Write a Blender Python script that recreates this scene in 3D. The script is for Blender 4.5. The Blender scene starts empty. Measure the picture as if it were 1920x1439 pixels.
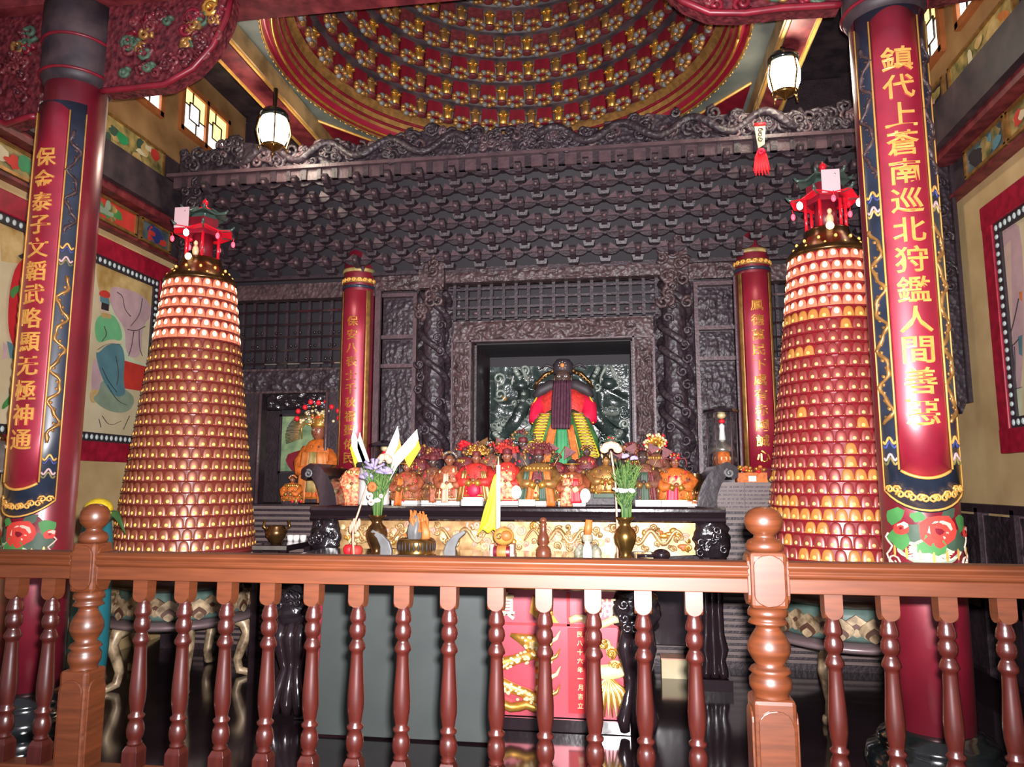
import bpy, math, random
from mathutils import Vector, Matrix, noise
from mathutils.geometry import tessellate_polygon
random.seed(7)
PI = math.pi
scene = bpy.context.scene
COL = scene.collection
sin, cos = math.sin, math.cos

# ------------------------------------------------------------------ camera
F_PX = 1380.0
EYE = Vector((0, 0, 1.5))
PITCH = math.atan(185.5 / F_PX)
YAW = math.atan(205 * cos(PITCH) / F_PX)
RIGHT = Vector((cos(YAW), sin(YAW), 0))
FWD = Vector((-sin(YAW) * cos(PITCH), cos(YAW) * cos(PITCH), sin(PITCH)))
UP = Vector((sin(YAW) * sin(PITCH), -cos(YAW) * sin(PITCH), cos(PITCH)))
cam = bpy.data.cameras.new('camera')
cam.sensor_width = 36
cam.lens = F_PX * 36 / 1920
cam_o = bpy.data.objects.new('camera', cam)
COL.objects.link(cam_o)
M = Matrix((RIGHT, UP, -FWD)).transposed().to_4x4()
M.translation = EYE
cam_o.matrix_world = M
scene.camera = cam_o


def at(u, v, X=None, Y=None, Z=None):
    """the point where the sight line of a photo measurement meets a plane of the room"""
    d = FWD + RIGHT * ((u - 960) / F_PX) - UP * ((v - 719.5) / F_PX)
    if X is not None:
        t = X / d.x
    elif Y is not None:
        t = Y / d.y
    else:
        t = (Z - EYE.z) / d.z
    return EYE + d * t


# ------------------------------------------------------------------ materials
def s2l(c):
    c /= 255.0
    return c / 12.92 if c <= 0.04045 else ((c + 0.055) / 1.055) ** 2.4


def rgb(r, g, b):
    return (s2l(r), s2l(g), s2l(b), 1)


MATS = {}


def mat(name, col, rough=0.5, metal=0.0, var=0.0, vscale=8.0, col2=None, bump=0.0, bscale=30.0, emit=0.0, ecol=None,
        coat=0.0, spec=0.5, stretch=None, trans=0.0, btype='noise', alpha=1.0, crough=.12):
    m = bpy.data.materials.new(name)
    m.use_nodes = True
    nt = m.node_tree
    b = nt.nodes['Principled BSDF']
    I = b.inputs
    I['Base Color'].default_value = col
    I['Roughness'].default_value = rough
    I['Metallic'].default_value = metal
    I['Specular IOR Level'].default_value = spec
    I['Coat Weight'].default_value = coat
    I['Coat Roughness'].default_value = crough
    I['Transmission Weight'].default_value = trans
    I['Alpha'].default_value = alpha
    if emit:
        I['Emission Color'].default_value = ecol or col
        I['Emission Strength'].default_value = emit
    tc = None
    if var or col2 or bump:
        tc = nt.nodes.new('ShaderNodeTexCoord')
        mp = nt.nodes.new('ShaderNodeMapping')
        nt.links.new(tc.outputs['Object'], mp.inputs['Vector'])
        if stretch:
            mp.inputs['Scale'].default_value = stretch
    if var or col2:
        n = nt.nodes.new('ShaderNodeTexNoise')
        n.inputs['Scale'].default_value = vscale
        n.inputs['Detail'].default_value = 5
        nt.links.new(mp.outputs['Vector'], n.inputs['Vector'])
        r = nt.nodes.new('ShaderNodeValToRGB')
        r.color_ramp.elements[0].position = 0.35
        r.color_ramp.elements[1].position = 0.68
        k = 1 - var
        r.color_ramp.elements[0].color = (col[0] * k, col[1] * k, col[2] * k, 1)
        c2 = col2 or (min(1, col[0] * (1 + var * .6)), min(1, col[1] * (1 + var * .6)), min(1, col[2] * (1 + var * .6)), 1)
        r.color_ramp.elements[1].color = c2
        nt.links.new(n.outputs['Fac'], r.inputs['Fac'])
        nt.links.new(r.outputs['Color'], I['Base Color'])
    if bump:
        if btype == 'voronoi':
            n = nt.nodes.new('ShaderNodeTexVoronoi')
            out = n.outputs['Distance']
        else:
            n = nt.nodes.new('ShaderNodeTexNoise')
            n.inputs['Detail'].default_value = 3
            out = n.outputs['Fac']
        n.inputs['Scale'].default_value = bscale
        nt.links.new(mp.outputs['Vector'], n.inputs['Vector'])
        bp = nt.nodes.new('ShaderNodeBump')
        bp.inputs['Strength'].default_value = bump
        bp.inputs['Distance'].default_value = 0.02
        nt.links.new(out, bp.inputs['Height'])
        nt.links.new(bp.outputs['Normal'], I['Normal'])
    MATS[name] = m
    return m


mat('rail_wood', rgb(74, 35, 15), .42, var=.28, vscale=5, stretch=(1.2, 1.2, 14), coat=.3, crough=.2, spec=.4)
mat('rail_wood_long', rgb(75, 36, 16), .45, var=.25, vscale=4, stretch=(1.2, 14, 14), coat=.2, crough=.3, spec=.35)
mat('baluster_wood', rgb(52, 16, 11), .3, var=.3, vscale=6, stretch=(6, 6, 1.2), coat=.8)
mat('dark_wood', rgb(49, 36, 42), .5, var=.35, vscale=9, bump=.25, bscale=40)
mat('dark_wood_light', rgb(78, 58, 62), .45, var=.3, vscale=9, bump=.2, bscale=40)
mat('gilt', rgb(186, 136, 78), .4, metal=.35, var=.4, vscale=9, col2=rgb(214, 178, 124))
mat('recess_shade', rgb(24, 19, 25), .7)  # near-black colour paints in the shade of openings and recesses
mat('carved_dark', rgb(48, 37, 43), .5, var=.45, vscale=14, bump=.5, bscale=26, btype='voronoi')
mat('carved_brown', rgb(68, 49, 50), .5, var=.45, vscale=14, bump=.5, bscale=26, btype='voronoi')
mat('carved_screen', rgb(48, 58, 55), .24, var=.5, vscale=6, coat=.6, bump=.4, bscale=30)
mat('screen_pale', rgb(120, 128, 118), .25, var=.4, vscale=8, coat=.5)
mat('black_lacquer', rgb(34, 24, 28), .16, coat=.8, bump=.08, bscale=20)
mat('black_carved', rgb(32, 26, 30), .2, coat=.7, bump=.5, bscale=22)
mat('stone_black', rgb(20, 24, 24), .12, coat=.8, var=.3, vscale=20)
mat('red_lacquer', rgb(132, 20, 42), .42, metal=.4, var=.22, vscale=5, coat=1, crough=.32, spec=1)
mat('red_panel', rgb(168, 28, 56), .42, metal=.4, var=.18, vscale=7, coat=1, crough=.34, spec=1)
mat('deep_red', rgb(120, 22, 38), .4, var=.3, vscale=10)
mat('bright_red', rgb(225, 30, 42), .5, var=.15)
mat('crimson', rgb(215, 24, 66), .5, var=.1)
mat('gold', rgb(226, 168, 76), .32, metal=.75, var=.25, vscale=20)
mat('gold_paint', rgb(226, 168, 84), .42, metal=.25, var=.15, vscale=20)
mat('gold_pale', rgb(240, 218, 164), .42, metal=.2, var=.2, vscale=12)
mat('gold_dull', rgb(166, 120, 66), .4, metal=.5, var=.35, vscale=18)
mat('brass', rgb(156, 118, 62), .26, metal=.9, var=.3, vscale=14)
mat('bronze', rgb(112, 80, 48), .28, metal=.85, var=.3, vscale=14)
mat('silver', rgb(190, 186, 176), .25, metal=.8, var=.2)
mat('border_dark', rgb(38, 46, 62), .35, coat=.4, var=.3)
mat('wall_ochre', rgb(196, 164, 112), .75, var=.2, vscale=2.2, col2=rgb(206, 178, 128))
mat('wall_brown', rgb(150, 106, 62), .7, var=.3, vscale=3, col2=rgb(166, 124, 78))
mat('mural_ground', rgb(206, 190, 150), .7, var=.12, vscale=3, col2=rgb(214, 200, 164))
mat('mural_ochre', rgb(190, 150, 82), .7, var=.25, vscale=7, col2=rgb(206, 178, 120))
mat('mural_pink', rgb(206, 178, 160), .7, var=.1)
mat('mural_mint', rgb(196, 206, 170), .7, var=.1)
mat('mural_red', rgb(196, 56, 44), .65, var=.15)
mat('mural_crimson', rgb(190, 30, 40), .6, var=.15)
mat('mural_green', rgb(66, 130, 66), .65, var=.2)
mat('mural_jade', rgb(110, 180, 126), .65, var=.12)
mat('mural_blue', rgb(86, 128, 136), .65, var=.15)
mat('mural_sage', rgb(136, 152, 128), .65, var=.15)
mat('mural_lilac', rgb(192, 160, 162), .65, var=.12)
mat('ink', rgb(48, 40, 44), .6)
mat('frame_red', rgb(160, 26, 50), .45, var=.3, vscale=14)
mat('bead_white', rgb(186, 200, 198), .25, coat=.4)
mat('panel_green', rgb(112, 116, 70), .5, var=.5, vscale=9, col2=rgb(186, 156, 92))
mat('panel_teal', rgb(66, 88, 92), .5, var=.4, vscale=5, col2=rgb(98, 108, 108))
mat('panel_dark', rgb(52, 42, 50), .55, var=.4, vscale=6, col2=rgb(74, 58, 60))
mat('panel_blue', rgb(54, 62, 116), .5, var=.2)
mat('ceiling_green', rgb(92, 104, 100), .6, var=.4, vscale=2.2, col2=rgb(124, 126, 116))
mat('beam_paint', rgb(150, 120, 78), .45, var=.35, vscale=4, col2=rgb(190, 156, 104))
mat('beam_red', rgb(104, 30, 40), .5, var=.4, vscale=10, col2=rgb(132, 52, 54))
mat('carved_red', rgb(88, 28, 40), .42, var=.55, vscale=22, col2=rgb(112, 42, 48), bump=.5, bscale=30, btype='voronoi')
mat('floor_tile', rgb(40, 30, 34), .1, var=.3, vscale=3, coat=.5, spec=.6)
mat('glass', (1, 1, 1, 1), .04, trans=1.0, alpha=.28)
mat('white_paint', rgb(232, 228, 222), .4, var=.06)
mat('white_card', rgb(226, 190, 194), .6)
mat('grey_board', rgb(52, 59, 57), .62, var=.18, vscale=3)
mat('grey_slat', rgb(110, 94, 90), .5, var=.2, vscale=4, stretch=(1, 1, 20))
mat('orange_cloth', rgb(204, 104, 34), .6, var=.35, vscale=24, bump=.3, bscale=60)
mat('orange_brown', rgb(158, 82, 50), .55, var=.45, vscale=26, bump=.4, bscale=60)
mat('brown_cloth', rgb(118, 72, 54), .55, var=.45, vscale=26, bump=.4, bscale=60)
mat('red_cloth', rgb(200, 48, 40), .55, var=.35, vscale=24, bump=.3, bscale=60)
mat('maroon_cloth', rgb(108, 38, 42), .55, var=.4, vscale=24, bump=.3, bscale=60)
mat('green_cloth', rgb(70, 120, 66), .55, var=.35, vscale=24, bump=.3, bscale=60)
mat('dark_green', rgb(62, 84, 66), .6, var=.25)
mat('emerald', rgb(46, 140, 84), .5, var=.2)
mat('yellow_cloth', rgb(232, 204, 44), .55, var=.15, vscale=40, bump=.3, bscale=80)
mat('purple_beard', rgb(78, 38, 56), .7, var=.3, vscale=30)
mat('skin_dark', rgb(74, 56, 50), .35, var=.2)
mat('skin_brown', rgb(132, 78, 54), .35, var=.2)
mat('stem_green', rgb(104, 136, 66), .6, var=.3)
mat('leaf_dark', rgb(62, 100, 50), .55, var=.3)
mat('petal_white', rgb(236, 234, 228), .6)
mat('petal_purple', rgb(158, 144, 180), .6, var=.2)
mat('petal_orange', rgb(224, 96, 42), .6)
mat('petal_pink', rgb(222, 168, 144), .6, var=.15)
mat('coral_orange', rgb(204, 120, 58), .5, var=.3)
mat('stone_grey', rgb(112, 112, 112), .45, var=.25, vscale=12)
mat('jade_stone', rgb(122, 124, 98), .35, var=.45, vscale=14, col2=rgb(180, 176, 156))
mat('brown_wood', rgb(116, 62, 40), .3, var=.3, coat=.5)
mat('teal_cloth', rgb(30, 108, 118), .6)
mat('lamp_glow', (1, .93, .8, 1), .5, emit=55, ecol=(1, .9, .72, 1))
mat('pane_white', (1, 1, .96, 1), .5, emit=2.6, ecol=(1, .97, .86, 1))
mat('pane_yellow', (1, .85, .35, 1), .5, emit=1.7, ecol=(1, .74, .24, 1))
mat('pane_amber', (1, .6, .2, 1), .5, emit=.9, ecol=(1, .5, .12, 1))
mat('lattice', rgb(60, 44, 30), .5)
mat('window_frame', rgb(166, 96, 52), .5, var=.2)
mat('cell_red', rgb(166, 66, 60), .42, metal=.4, coat=1, spec=1, crough=.34)
mat('cell_amber', rgb(160, 88, 58), .42, metal=.4, coat=1, spec=1, crough=.34)
mat('cell_gold', rgb(180, 116, 56), .4, coat=1, crough=.26, emit=.14, ecol=(1, .5, .08, 1))
mat('cell_lit', rgb(222, 112, 84), .45, coat=.9, crough=.28, emit=.3, ecol=(1, .38, .18, 1))
mat('bulb_glint_gold', (.8, .5, .15, 1), .3, emit=.8, ecol=(1, .46, .05, 1), coat=.6)  # glow stands in for the gold glint on the lower cells
mat('bulb_glint_dim', (.9, .5, .2, 1), .25, emit=.18, ecol=(1, .4, .1, 1), coat=.6)
mat('bulb_white', (1, .92, .75, 1), .3, emit=1.5, ecol=(1, .78, .42, 1))
mat('tier_red', rgb(136, 30, 40), .3, coat=.5)
mat('tier_brown', rgb(120, 44, 42), .3, coat=.5)
mat('red_light', (1, .1, .12, 1), .3, emit=5, ecol=(1, .03, .06, 1))
mat('red_plastic', rgb(190, 20, 34), .25, coat=.6, emit=.25, ecol=(1, .02, .05, 1))
mat('white_light', (1, .9, .9, 1), .3, emit=14, ecol=(1, .75, .75, 1))
mat('roof_green', rgb(64, 84, 76), .35, coat=.4)
mat('lotus', rgb(132, 104, 76), .4, metal=.2, var=.45, vscale=14, col2=rgb(196, 172, 136))
mat('lotus_dark', rgb(84, 56, 44), .4, metal=.2, var=.3)
mat('lotus_green', rgb(82, 104, 96), .4, var=.3)
mat('dull_rim', rgb(128, 108, 110), .35, metal=.3)
mat('spotted_red', rgb(214, 44, 40), .55, var=.1, col2=rgb(240, 190, 130), vscale=46)
mat('picture_green', rgb(88, 126, 96), .5, var=.4, vscale=7, col2=rgb(146, 164, 116))


# ------------------------------------------------------------------ mesh builder
class MB:
    def __init__(s):
        s.v, s.f, s.m, s.sm, s.mats = [], [], [], [], []

    def mi(s, name):
        if name not in s.mats:
            s.mats.append(name)
        return s.mats.index(name)

    def add(s, vs, fs, m, smooth=False, T=None):
        k = len(s.v)
        i = s.mi(m)
        vs = [tuple(T @ Vector(p)) if T is not None else tuple(p) for p in vs]
        s.v += vs
        # turn the shell inside out when its signed volume is negative
        ox, oy, oz = vs[0]
        vol = 0.0
        for f in fs:
            a = vs[f[0]]
            for q in range(1, len(f) - 1):
                b, c = vs[f[q]], vs[f[q + 1]]
                ax, ay, az = a[0] - ox, a[1] - oy, a[2] - oz
                bx, by, bz = b[0] - ox, b[1] - oy, b[2] - oz
                cx, cy, cz = c[0] - ox, c[1] - oy, c[2] - oz
                vol += ax * (by * cz - bz * cy) - ay * (bx * cz - bz * cx) + az * (bx * cy - by * cx)
        if vol < 0:
            fs = [tuple(reversed(f)) for f in fs]
        for f in fs:
            s.f.append([k + q for q in f])
            s.m.append(i)
            s.sm.append(smooth)

    def box(s, c, d, m, T=None, taper=1.0):
        x, y, z = d[0] / 2, d[1] / 2, d[2] / 2
        t = taper
        vs = [(-x, -y, -z), (x, -y, -z), (x, y, -z), (-x, y, -z), (-x * t, -y * t, z), (x * t, -y * t, z), (x * t, y * t, z), (-x * t, y * t, z)]
        vs = [(a + c[0], b + c[1], e + c[2]) for a, b, e in vs]
        s.add(vs, [(3, 2, 1, 0), (4, 5, 6, 7), (0, 1, 5, 4), (1, 2, 6, 5), (2, 3, 7, 6), (3, 0, 4, 7)], m, False, T)

    def lathe(s, prof, m, c=(0, 0, 0), n=24, T=None, a0=0, a1=2 * PI, smooth=True, sx=1, sy=1, cap=True, wob=None):
        full = abs(a1 - a0 - 2 * PI) < 1e-6
        k = n if full else n + 1
        vs, fs = [], []
        for r, z in prof:
            for i in range(k):
                a = a0 + (a1 - a0) * i / n
                w = wob(a, z) if wob else 1
                vs.append((c[0] + r * w * cos(a) * sx, c[1] + r * w * sin(a) * sy, c[2] + z))
        for j in range(len(prof) - 1):
            for i in range(n):
                i2 = (i + 1) % k
                fs.append((j * k + i, j * k + i2, (j + 1) * k + i2, (j + 1) * k + i))
        if cap and full:
            if prof[0][0] > 1e-4:
                fs.append(tuple(range(n - 1, -1, -1)))
            if prof[-1][0] > 1e-4:
                fs.append(tuple((len(prof) - 1) * k + i for i in range(n)))
        s.add(vs, fs, m, smooth, T)

    def ell(s, c, r, m, n=12, h=8, T=None):
        prof = [(max(sin(PI * j / h), 0.0), -cos(PI * j / h)) for j in range(h + 1)]
        vs, fs = [], []
        for a, z in prof:
            for i in range(n):
                t = 2 * PI * i / n
                vs.append((c[0] + r[0] * a * cos(t), c[1] + r[1] * a * sin(t), c[2] + r[2] * z))
        for j in range(h):
            for i in range(n):
                i2 = (i + 1) % n
                fs.append((j * n + i, j * n + i2, (j + 1) * n + i2, (j + 1) * n + i))
        s.add(vs, fs, m, True, T)

    def tube(s, pts, rad, m, n=8, T=None, flat=1.0):
        n = 6 if n == 5 else n
        pts = [Vector(p) for p in pts]
        if not isinstance(rad, (list, tuple)):
            rad = [rad] * len(pts)
        vs, fs = [], []
        prev = None
        for i, p in enumerate(pts):
            d = (pts[min(i + 1, len(pts) - 1)] - pts[max(i - 1, 0)])
            d = d.normalized() if d.length > 1e-9 else Vector((0, 0, 1))
            ref = prev if prev is not None else (Vector((0, 1, 0)) if abs(d.y) < .9 else Vector((1, 0, 0)))
            a = ref - d * ref.dot(d)
            a = a.normalized() if a.length > 1e-6 else d.orthogonal().normalized()
            prev = a
            b = d.cross(a)
            for k in range(n):
                t = 2 * PI * k / n
                vs.append(p + a * (rad[i] * cos(t) * flat) + b * (rad[i] * sin(t)))
        for i in range(len(pts) - 1):
            for k in range(n):
                k2 = (k + 1) % n
                fs.append((i * n + k, i * n + k2, (i + 1) * n + k2, (i + 1) * n + k))
        fs.append(tuple(range(n - 1, -1, -1)))
        fs.append(tuple((len(pts) - 1) * n + k for k in range(n)))
        s.add(vs, fs, m, True, T)

    def prism(s, poly, d0, d1, m, axis='Y', T=None, smooth=False):
        """poly in the plane across the axis, extruded from d0 to d1"""
        def P(a, b, d):
            return {'Y': (a, d, b), 'X': (d, a, b), 'Z': (a, b, d)}[axis]
        n = len(poly)
        vs = [P(a, b, d0) for a, b in poly] + [P(a, b, d1) for a, b in poly]
        tris = []
        for q in tessellate_polygon([[Vector((a, b, 0)) for a, b in poly]]):
            (ax, ay), (bx_, by_), (cx, cy) = poly[q[0]], poly[q[1]], poly[q[2]]
            tris.append(tuple(q) if (bx_ - ax) * (cy - ay) - (by_ - ay) * (cx - ax) > 0 else tuple(reversed(q)))
        area = sum(poly[i][0] * poly[(i + 1) % n][1] - poly[(i + 1) % n][0] * poly[i][1] for i in range(n))
        # caps: first one faces away from the second
        fs = [tuple(reversed(q)) for q in tris] + [tuple(n + k for k in q) for q in tris]
        for i in range(n):
            j = (i + 1) % n
            fs.append((i, j, n + j, n + i) if area > 0 else (j, i, n + i, n + j))
        s.add(vs, fs, m, False, T)

    def sheet(s, fn, nu, nv, m, smooth=True, T=None):
        vs = [fn(i / nu, j / nv) for j in range(nv + 1) for i in range(nu + 1)]
        k = nu + 1
        s.add(vs, [(j * k + i, j * k + i + 1, (j + 1) * k + i + 1, (j + 1) * k + i) for j in range(nv) for i in range(nu)], m, smooth, T)

    def mapped(s, poly, fn, m):
        """a flat painted shape laid on a surface by fn(a, b)"""
        tris = tessellate_polygon([[Vector((a, b, 0)) for a, b in poly]])
        s.add([fn(a, b) for a, b in poly], [tuple(t) for t in tris], m)

    def build(s, name, parent=None, loc=None, rot=None, bevel=0, solid=0):
        me = bpy.data.meshes.new(name)
        me.from_pydata(s.v, [], s.f)
        for n in s.mats:
            me.materials.append(MATS[n])
        me.polygons.foreach_set('material_index', s.m)
        me.polygons.foreach_set('use_smooth', s.sm)
        me.update()
        o = bpy.data.objects.new(name, me)
        COL.objects.link(o)
        if parent:
            o.parent = parent
        if loc is not None:
            o.location = loc
        if rot is not None:
            o.rotation_euler = rot
        if solid:
            sm = o.modifiers.new('s', 'SOLIDIFY')
            sm.thickness = solid
            sm.offset = 0
        if bevel:
            b = o.modifiers.new('b', 'BEVEL')
            b.width = bevel
            b.segments = 2
            b.limit_method = 'ANGLE'
        return o


def thing(name, label, cat, loc=(0, 0, 0), rz=0, group=None):
    o = bpy.data.objects.new(name, None)
    o.empty_display_size = .05
    COL.objects.link(o)
    o.location = loc
    o.rotation_euler = (0, 0, rz)
    return tag(o, label, cat, group)


def tag(o, label, cat, group=None):
    o['label'] = label
    o['category'] = cat
    if group:
        o['group'] = group
    return o


def struct(o, label=None):
    o['kind'] = 'structure'
    if label:
        o['label'] = label
    return o


def copy_tree(o, parent=None):
    c = o.copy()
    COL.objects.link(c)
    if parent:
        c.parent = parent
    for ch in list(o.children):
        copy_tree(ch, c)
    return c


_lift = random.Random(77)


def spiral(c, r0, turns, n=14, ph=0, hand=1):
    """scroll curl in the x,z plane, rising a little toward its eye"""
    k = _lift.uniform(-.005, .003)
    out = []
    for i in range(n + 1):
        r = r0 * (1 - .8 * i / n)
        a = ph + hand * turns * 2 * PI * i / n
        out.append((c[0] + r * cos(a), c[1] + k - .0011 * i, c[2] + r * sin(a)))
    return out


# ------------------------------------------------------------------ lettering
_chars = {}


def char_geo(ch):
    if ch not in _chars:
        cu = bpy.data.curves.new('lettering', 'FONT')
        cu.body = ch
        cu.align_x = 'CENTER'
        cu.resolution_u = 2
        cu.offset = .012
        o = bpy.data.objects.new('lettering', cu)
        COL.objects.link(o)
        dg = bpy.context.evaluated_depsgraph_get()
        me = bpy.data.meshes.new_from_object(o.evaluated_get(dg))
        vs = [tuple(v.co) for v in me.vertices]
        fs = [tuple(p.vertices) for p in me.polygons]
        bpy.data.objects.remove(o)
        bpy.data.curves.remove(cu)
        bpy.data.meshes.remove(me)
        if vs:
            x0, x1 = min(v[0] for v in vs), max(v[0] for v in vs)
            y0, y1 = min(v[1] for v in vs), max(v[1] for v in vs)
            k = max(x1 - x0, y1 - y0, .3)
            vs = [((v[0] - (x0 + x1) / 2) / k, (v[1] - (y0 + y1) / 2) / k) for v in vs]
        _chars[ch] = (vs, fs)
    return _chars[ch]


def write(mb, ch, s0, t0, size, fn, m, shear=0.0):
    """one character centred at s0,t0; fn(s, t) lays it on the surface"""
    vs, fs = char_geo(ch)
    mb.add([fn(s0 + a * size + shear * b * size, t0 + b * size) for a, b in vs], fs, m)


# ================================================================== THE ROOM
XL, XR, XC = -4.5, 2.7, -0.95
YB = 8.0
b = MB()
b.box((XC, 4.0, -.05), (8.2, 8.6, .1), 'floor_tile')
struct(b.build('floor'))
b = MB()
b.box((XL - .06, 4.6, 2.95), (.12, 7.0, 5.9), 'wall_ochre')
struct(b.build('wall_left'))
b = MB()
b.box((XR + .06, 4.6, 2.95), (.12, 7.0, 5.9), 'wall_ochre')
struct(b.build('wall_right'))
b = MB()
b.box((XC, YB + .06, 2.95), (7.44, .12, 5.9), 'dark_wood')
struct(b.build('wall_back'))
# ceiling: flat painted field with a round opening, side aisles higher
RC, CC, ZC = 1.93, (-.87, 5.6), 5.02
b = MB()
vs, fs = [], []
N = 96
x0, x1, y0, y1 = -2.95, 1.25, 3.6, 7.9
for i in range(N):
    a = 2 * PI * i / N
    ca, sa = cos(a), sin(a)
    t = min((x1 - CC[0]) / ca if ca > 1e-6 else ((x0 - CC[0]) / ca if ca < -1e-6 else 9), (y1 - CC[1]) / sa if sa > 1e-6 else ((y0 - CC[1]) / sa if sa < -1e-6 else 9))
    t = max(t, RC + .01)
    vs += [(CC[0] + RC * ca, CC[1] + RC * sa, ZC), (CC[0] + t * ca, CC[1] + t * sa, ZC)]
for i in range(N):
    j = (i + 1) % N
    fs.append((2 * i, 2 * j, 2 * j + 1, 2 * i + 1))
b.add(vs, fs, 'ceiling_green')
for sx0, sx1 in ((XL, -3.0), (1.32, XR)):
    b.box(((sx0 + sx1) / 2, 5.75, 5.96), (sx1 - sx0, 4.6, .1), 'panel_dark')
for sx in (-3.0, 1.32):
    b.box((sx, 5.75, 5.45), (.1, 4.3, .92), 'panel_dark')
# painted triangles at the corners of the field
for sx, sy in ((-1, 1), (1, 1)):
    cx, cy = CC[0] + sx * 2.08, 7.1
    b.add([(cx, cy - .75, ZC - .008), (cx, cy + .2, ZC - .008), (cx - sx * .75, cy + .2, ZC - .008)], [(0, 1, 2)], 'deep_red')
    b.tube([(cx, cy - .75, ZC - .01), (cx - sx * .75, cy + .2, ZC - .01)], .012, 'gold_paint', 6)
struct(b.build('ceiling'))

# depth-running beams that carry the lamps
for nm, bx in (('trim_1', -3.0), ('trim_2', 1.38)):
    b = MB()
    b.box((bx, 5.75, 4.93), (.27, 4.2, .16), 'beam_paint')
    b.box((bx, 5.75, 4.845), (.17, 4.2, .02), 'beam_red')
    for sgn in (-1, 1):
        b.box((bx + sgn * .11, 5.75, 4.846), (.02, 4.2, .022), 'gold_paint')
    struct(b.build(nm))

# wall bands, painted panels
def band(side, y0, y1, z0, z1, d, m, b):
    x = XL + d / 2 if side < 0 else XR - d / 2
    b.box((x, (y0 + y1) / 2, (z0 + z1) / 2), (d, y1 - y0, z1 - z0), m)


def blob(cy, cz, ry, rz, n=14, seed=0, k=.25):
    rnd = random.Random(seed)
    return [(cy + ry * (1 + k * rnd.uniform(-1, 1)) * cos(2 * PI * i / n), cz + rz * (1 + k * rnd.uniform(-1, 1)) * sin(2 * PI * i / n)) for i in range(n)]


def side_fn(side, d):
    return (lambda y, z: (XL + d, y, z)) if side < 0 else (lambda y, z: (XR - d, y, z))


def painted_panel(name, side, y0, y1, z0, z1, d, label, seed, base='panel_green', deco=('emerald', 'mural_red', 'mural_ground', 'dark_green', 'mural_ochre')):
    t = thing(name, label, 'painted panel', ((XL + d if side < 0 else XR - d), (y0 + y1) / 2, z0))
    b = MB()
    band(side, y0, y1, z0, z1, d, base, b)
    rnd = random.Random(seed)
    lay = .002
    for i in range(13):
        cy, cz = rnd.uniform(y0 + .12, y1 - .12), rnd.uniform(z0 + .06, z1 - .06)
        ry, rz = rnd.uniform(.03, .1), rnd.uniform(.02, .07)
        b.mapped(blob(cy, cz, ry, rz, 10, seed * 31 + i), side_fn(side, d + lay), rnd.choice(deco))
        lay += .0006
    o = b.build('painting')
    o.parent = t
    o.location = [-q for q in t.location]
    b = MB()
    for zz in (z0, z1):
        b.box(((XL + d if side < 0 else XR - d), (y0 + y1) / 2, zz), (.03, y1 - y0 + .03, .025), 'gold_dull')
    for yy in (y0, y1):
        b.box(((XL + d if side < 0 else XR - d), yy, (z0 + z1) / 2), (.03, .025, z1 - z0), 'gold_dull')
    o = b.build('border')
    o.parent = t
    o.location = [-q for q in t.location]
    return t


for side, nm in ((-1, 'trim_3'), (1, 'trim_4')):
    b = MB()
    band(side, 1.6, 7.9, 4.06, 4.38, .26, 'panel_dark', b)
    band(side, 1.6, 7.9, 4.38, 4.76, .05, 'panel_dark', b)
    band(side, 1.6, 7.9, 4.76, 5.9, .06, 'wall_brown', b)
    band(side, 1.6, 7.9, 3.99, 4.06, .2, 'beam_red', b)
    band(side, 1.6, 7.9, 3.74, 4.0, .06, 'panel_dark', b)
    band(side, 1.6, 7.9, 3.72, 3.745, .09, 'beam_red', b)
    struct(b.build(nm))
painted_panel('painted_panel', -1, 5.35, 6.34, 4.41, 4.73, .08, 'upper left wall panel painted with green and red garden figures, under the lattice window', 3)
painted_panel('painted_panel', -1, 3.9, 5.2, 4.41, 4.73, .08, 'upper left wall panel half hidden by the left front column head', 4)
painted_panel('painted_panel', -1, 6.78, 7.5, 4.41, 4.73, .08, 'narrow upper left wall panel beside the dark canopy end', 5)
painted_panel('painted_panel', -1, 4.25, 5.15, 3.77, 3.97, .08, 'lower yellow-green wall panel seen left of the left front column', 6)
painted_panel('painted_panel', -1, 5.3, 6.0, 3.77, 3.97, .08, 'lower left wall panel with green scroll on red ground', 7, base='mural_red', deco=('panel_green', 'mural_sage', 'mural_green'))
painted_panel('painted_panel', -1, 6.08, 6.52, 3.77, 3.97, .08, 'lower left wall panel with a blue and red roundel', 8, base='panel_teal', deco=('panel_blue', 'panel_blue', 'mural_red'))
painted_panel('painted_panel', 1, 4.9, 5.86, 4.41, 4.73, .08, 'upper right wall panel painted with orange and green waves', 9, deco=('mural_ochre', 'mural_sage', 'coral_orange', 'mural_ground', 'panel_green'))
painted_panel('painted_panel', 1, 5.98, 6.4, 4.41, 4.73, .08, 'small dim floral panel on right wall next to the canopy end', 10, base='panel_dark', deco=('mural_lilac', 'panel_green', 'deep_red'))
painted_panel('painted_panel', 1, 5.15, 5.72, 3.77, 3.97, .08, 'lower right wall panel with a dark bird above the right mural', 11, base='panel_teal', deco=('ink', 'panel_green', 'mural_blue'))
painted_panel('painted_panel', 1, 4.4, 5.1, 3.77, 3.97, .08, 'lower right wall panel with red and cream flowers at the photo edge', 12, base='panel_green', deco=('mural_red', 'mural_ground', 'coral_orange'))


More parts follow.
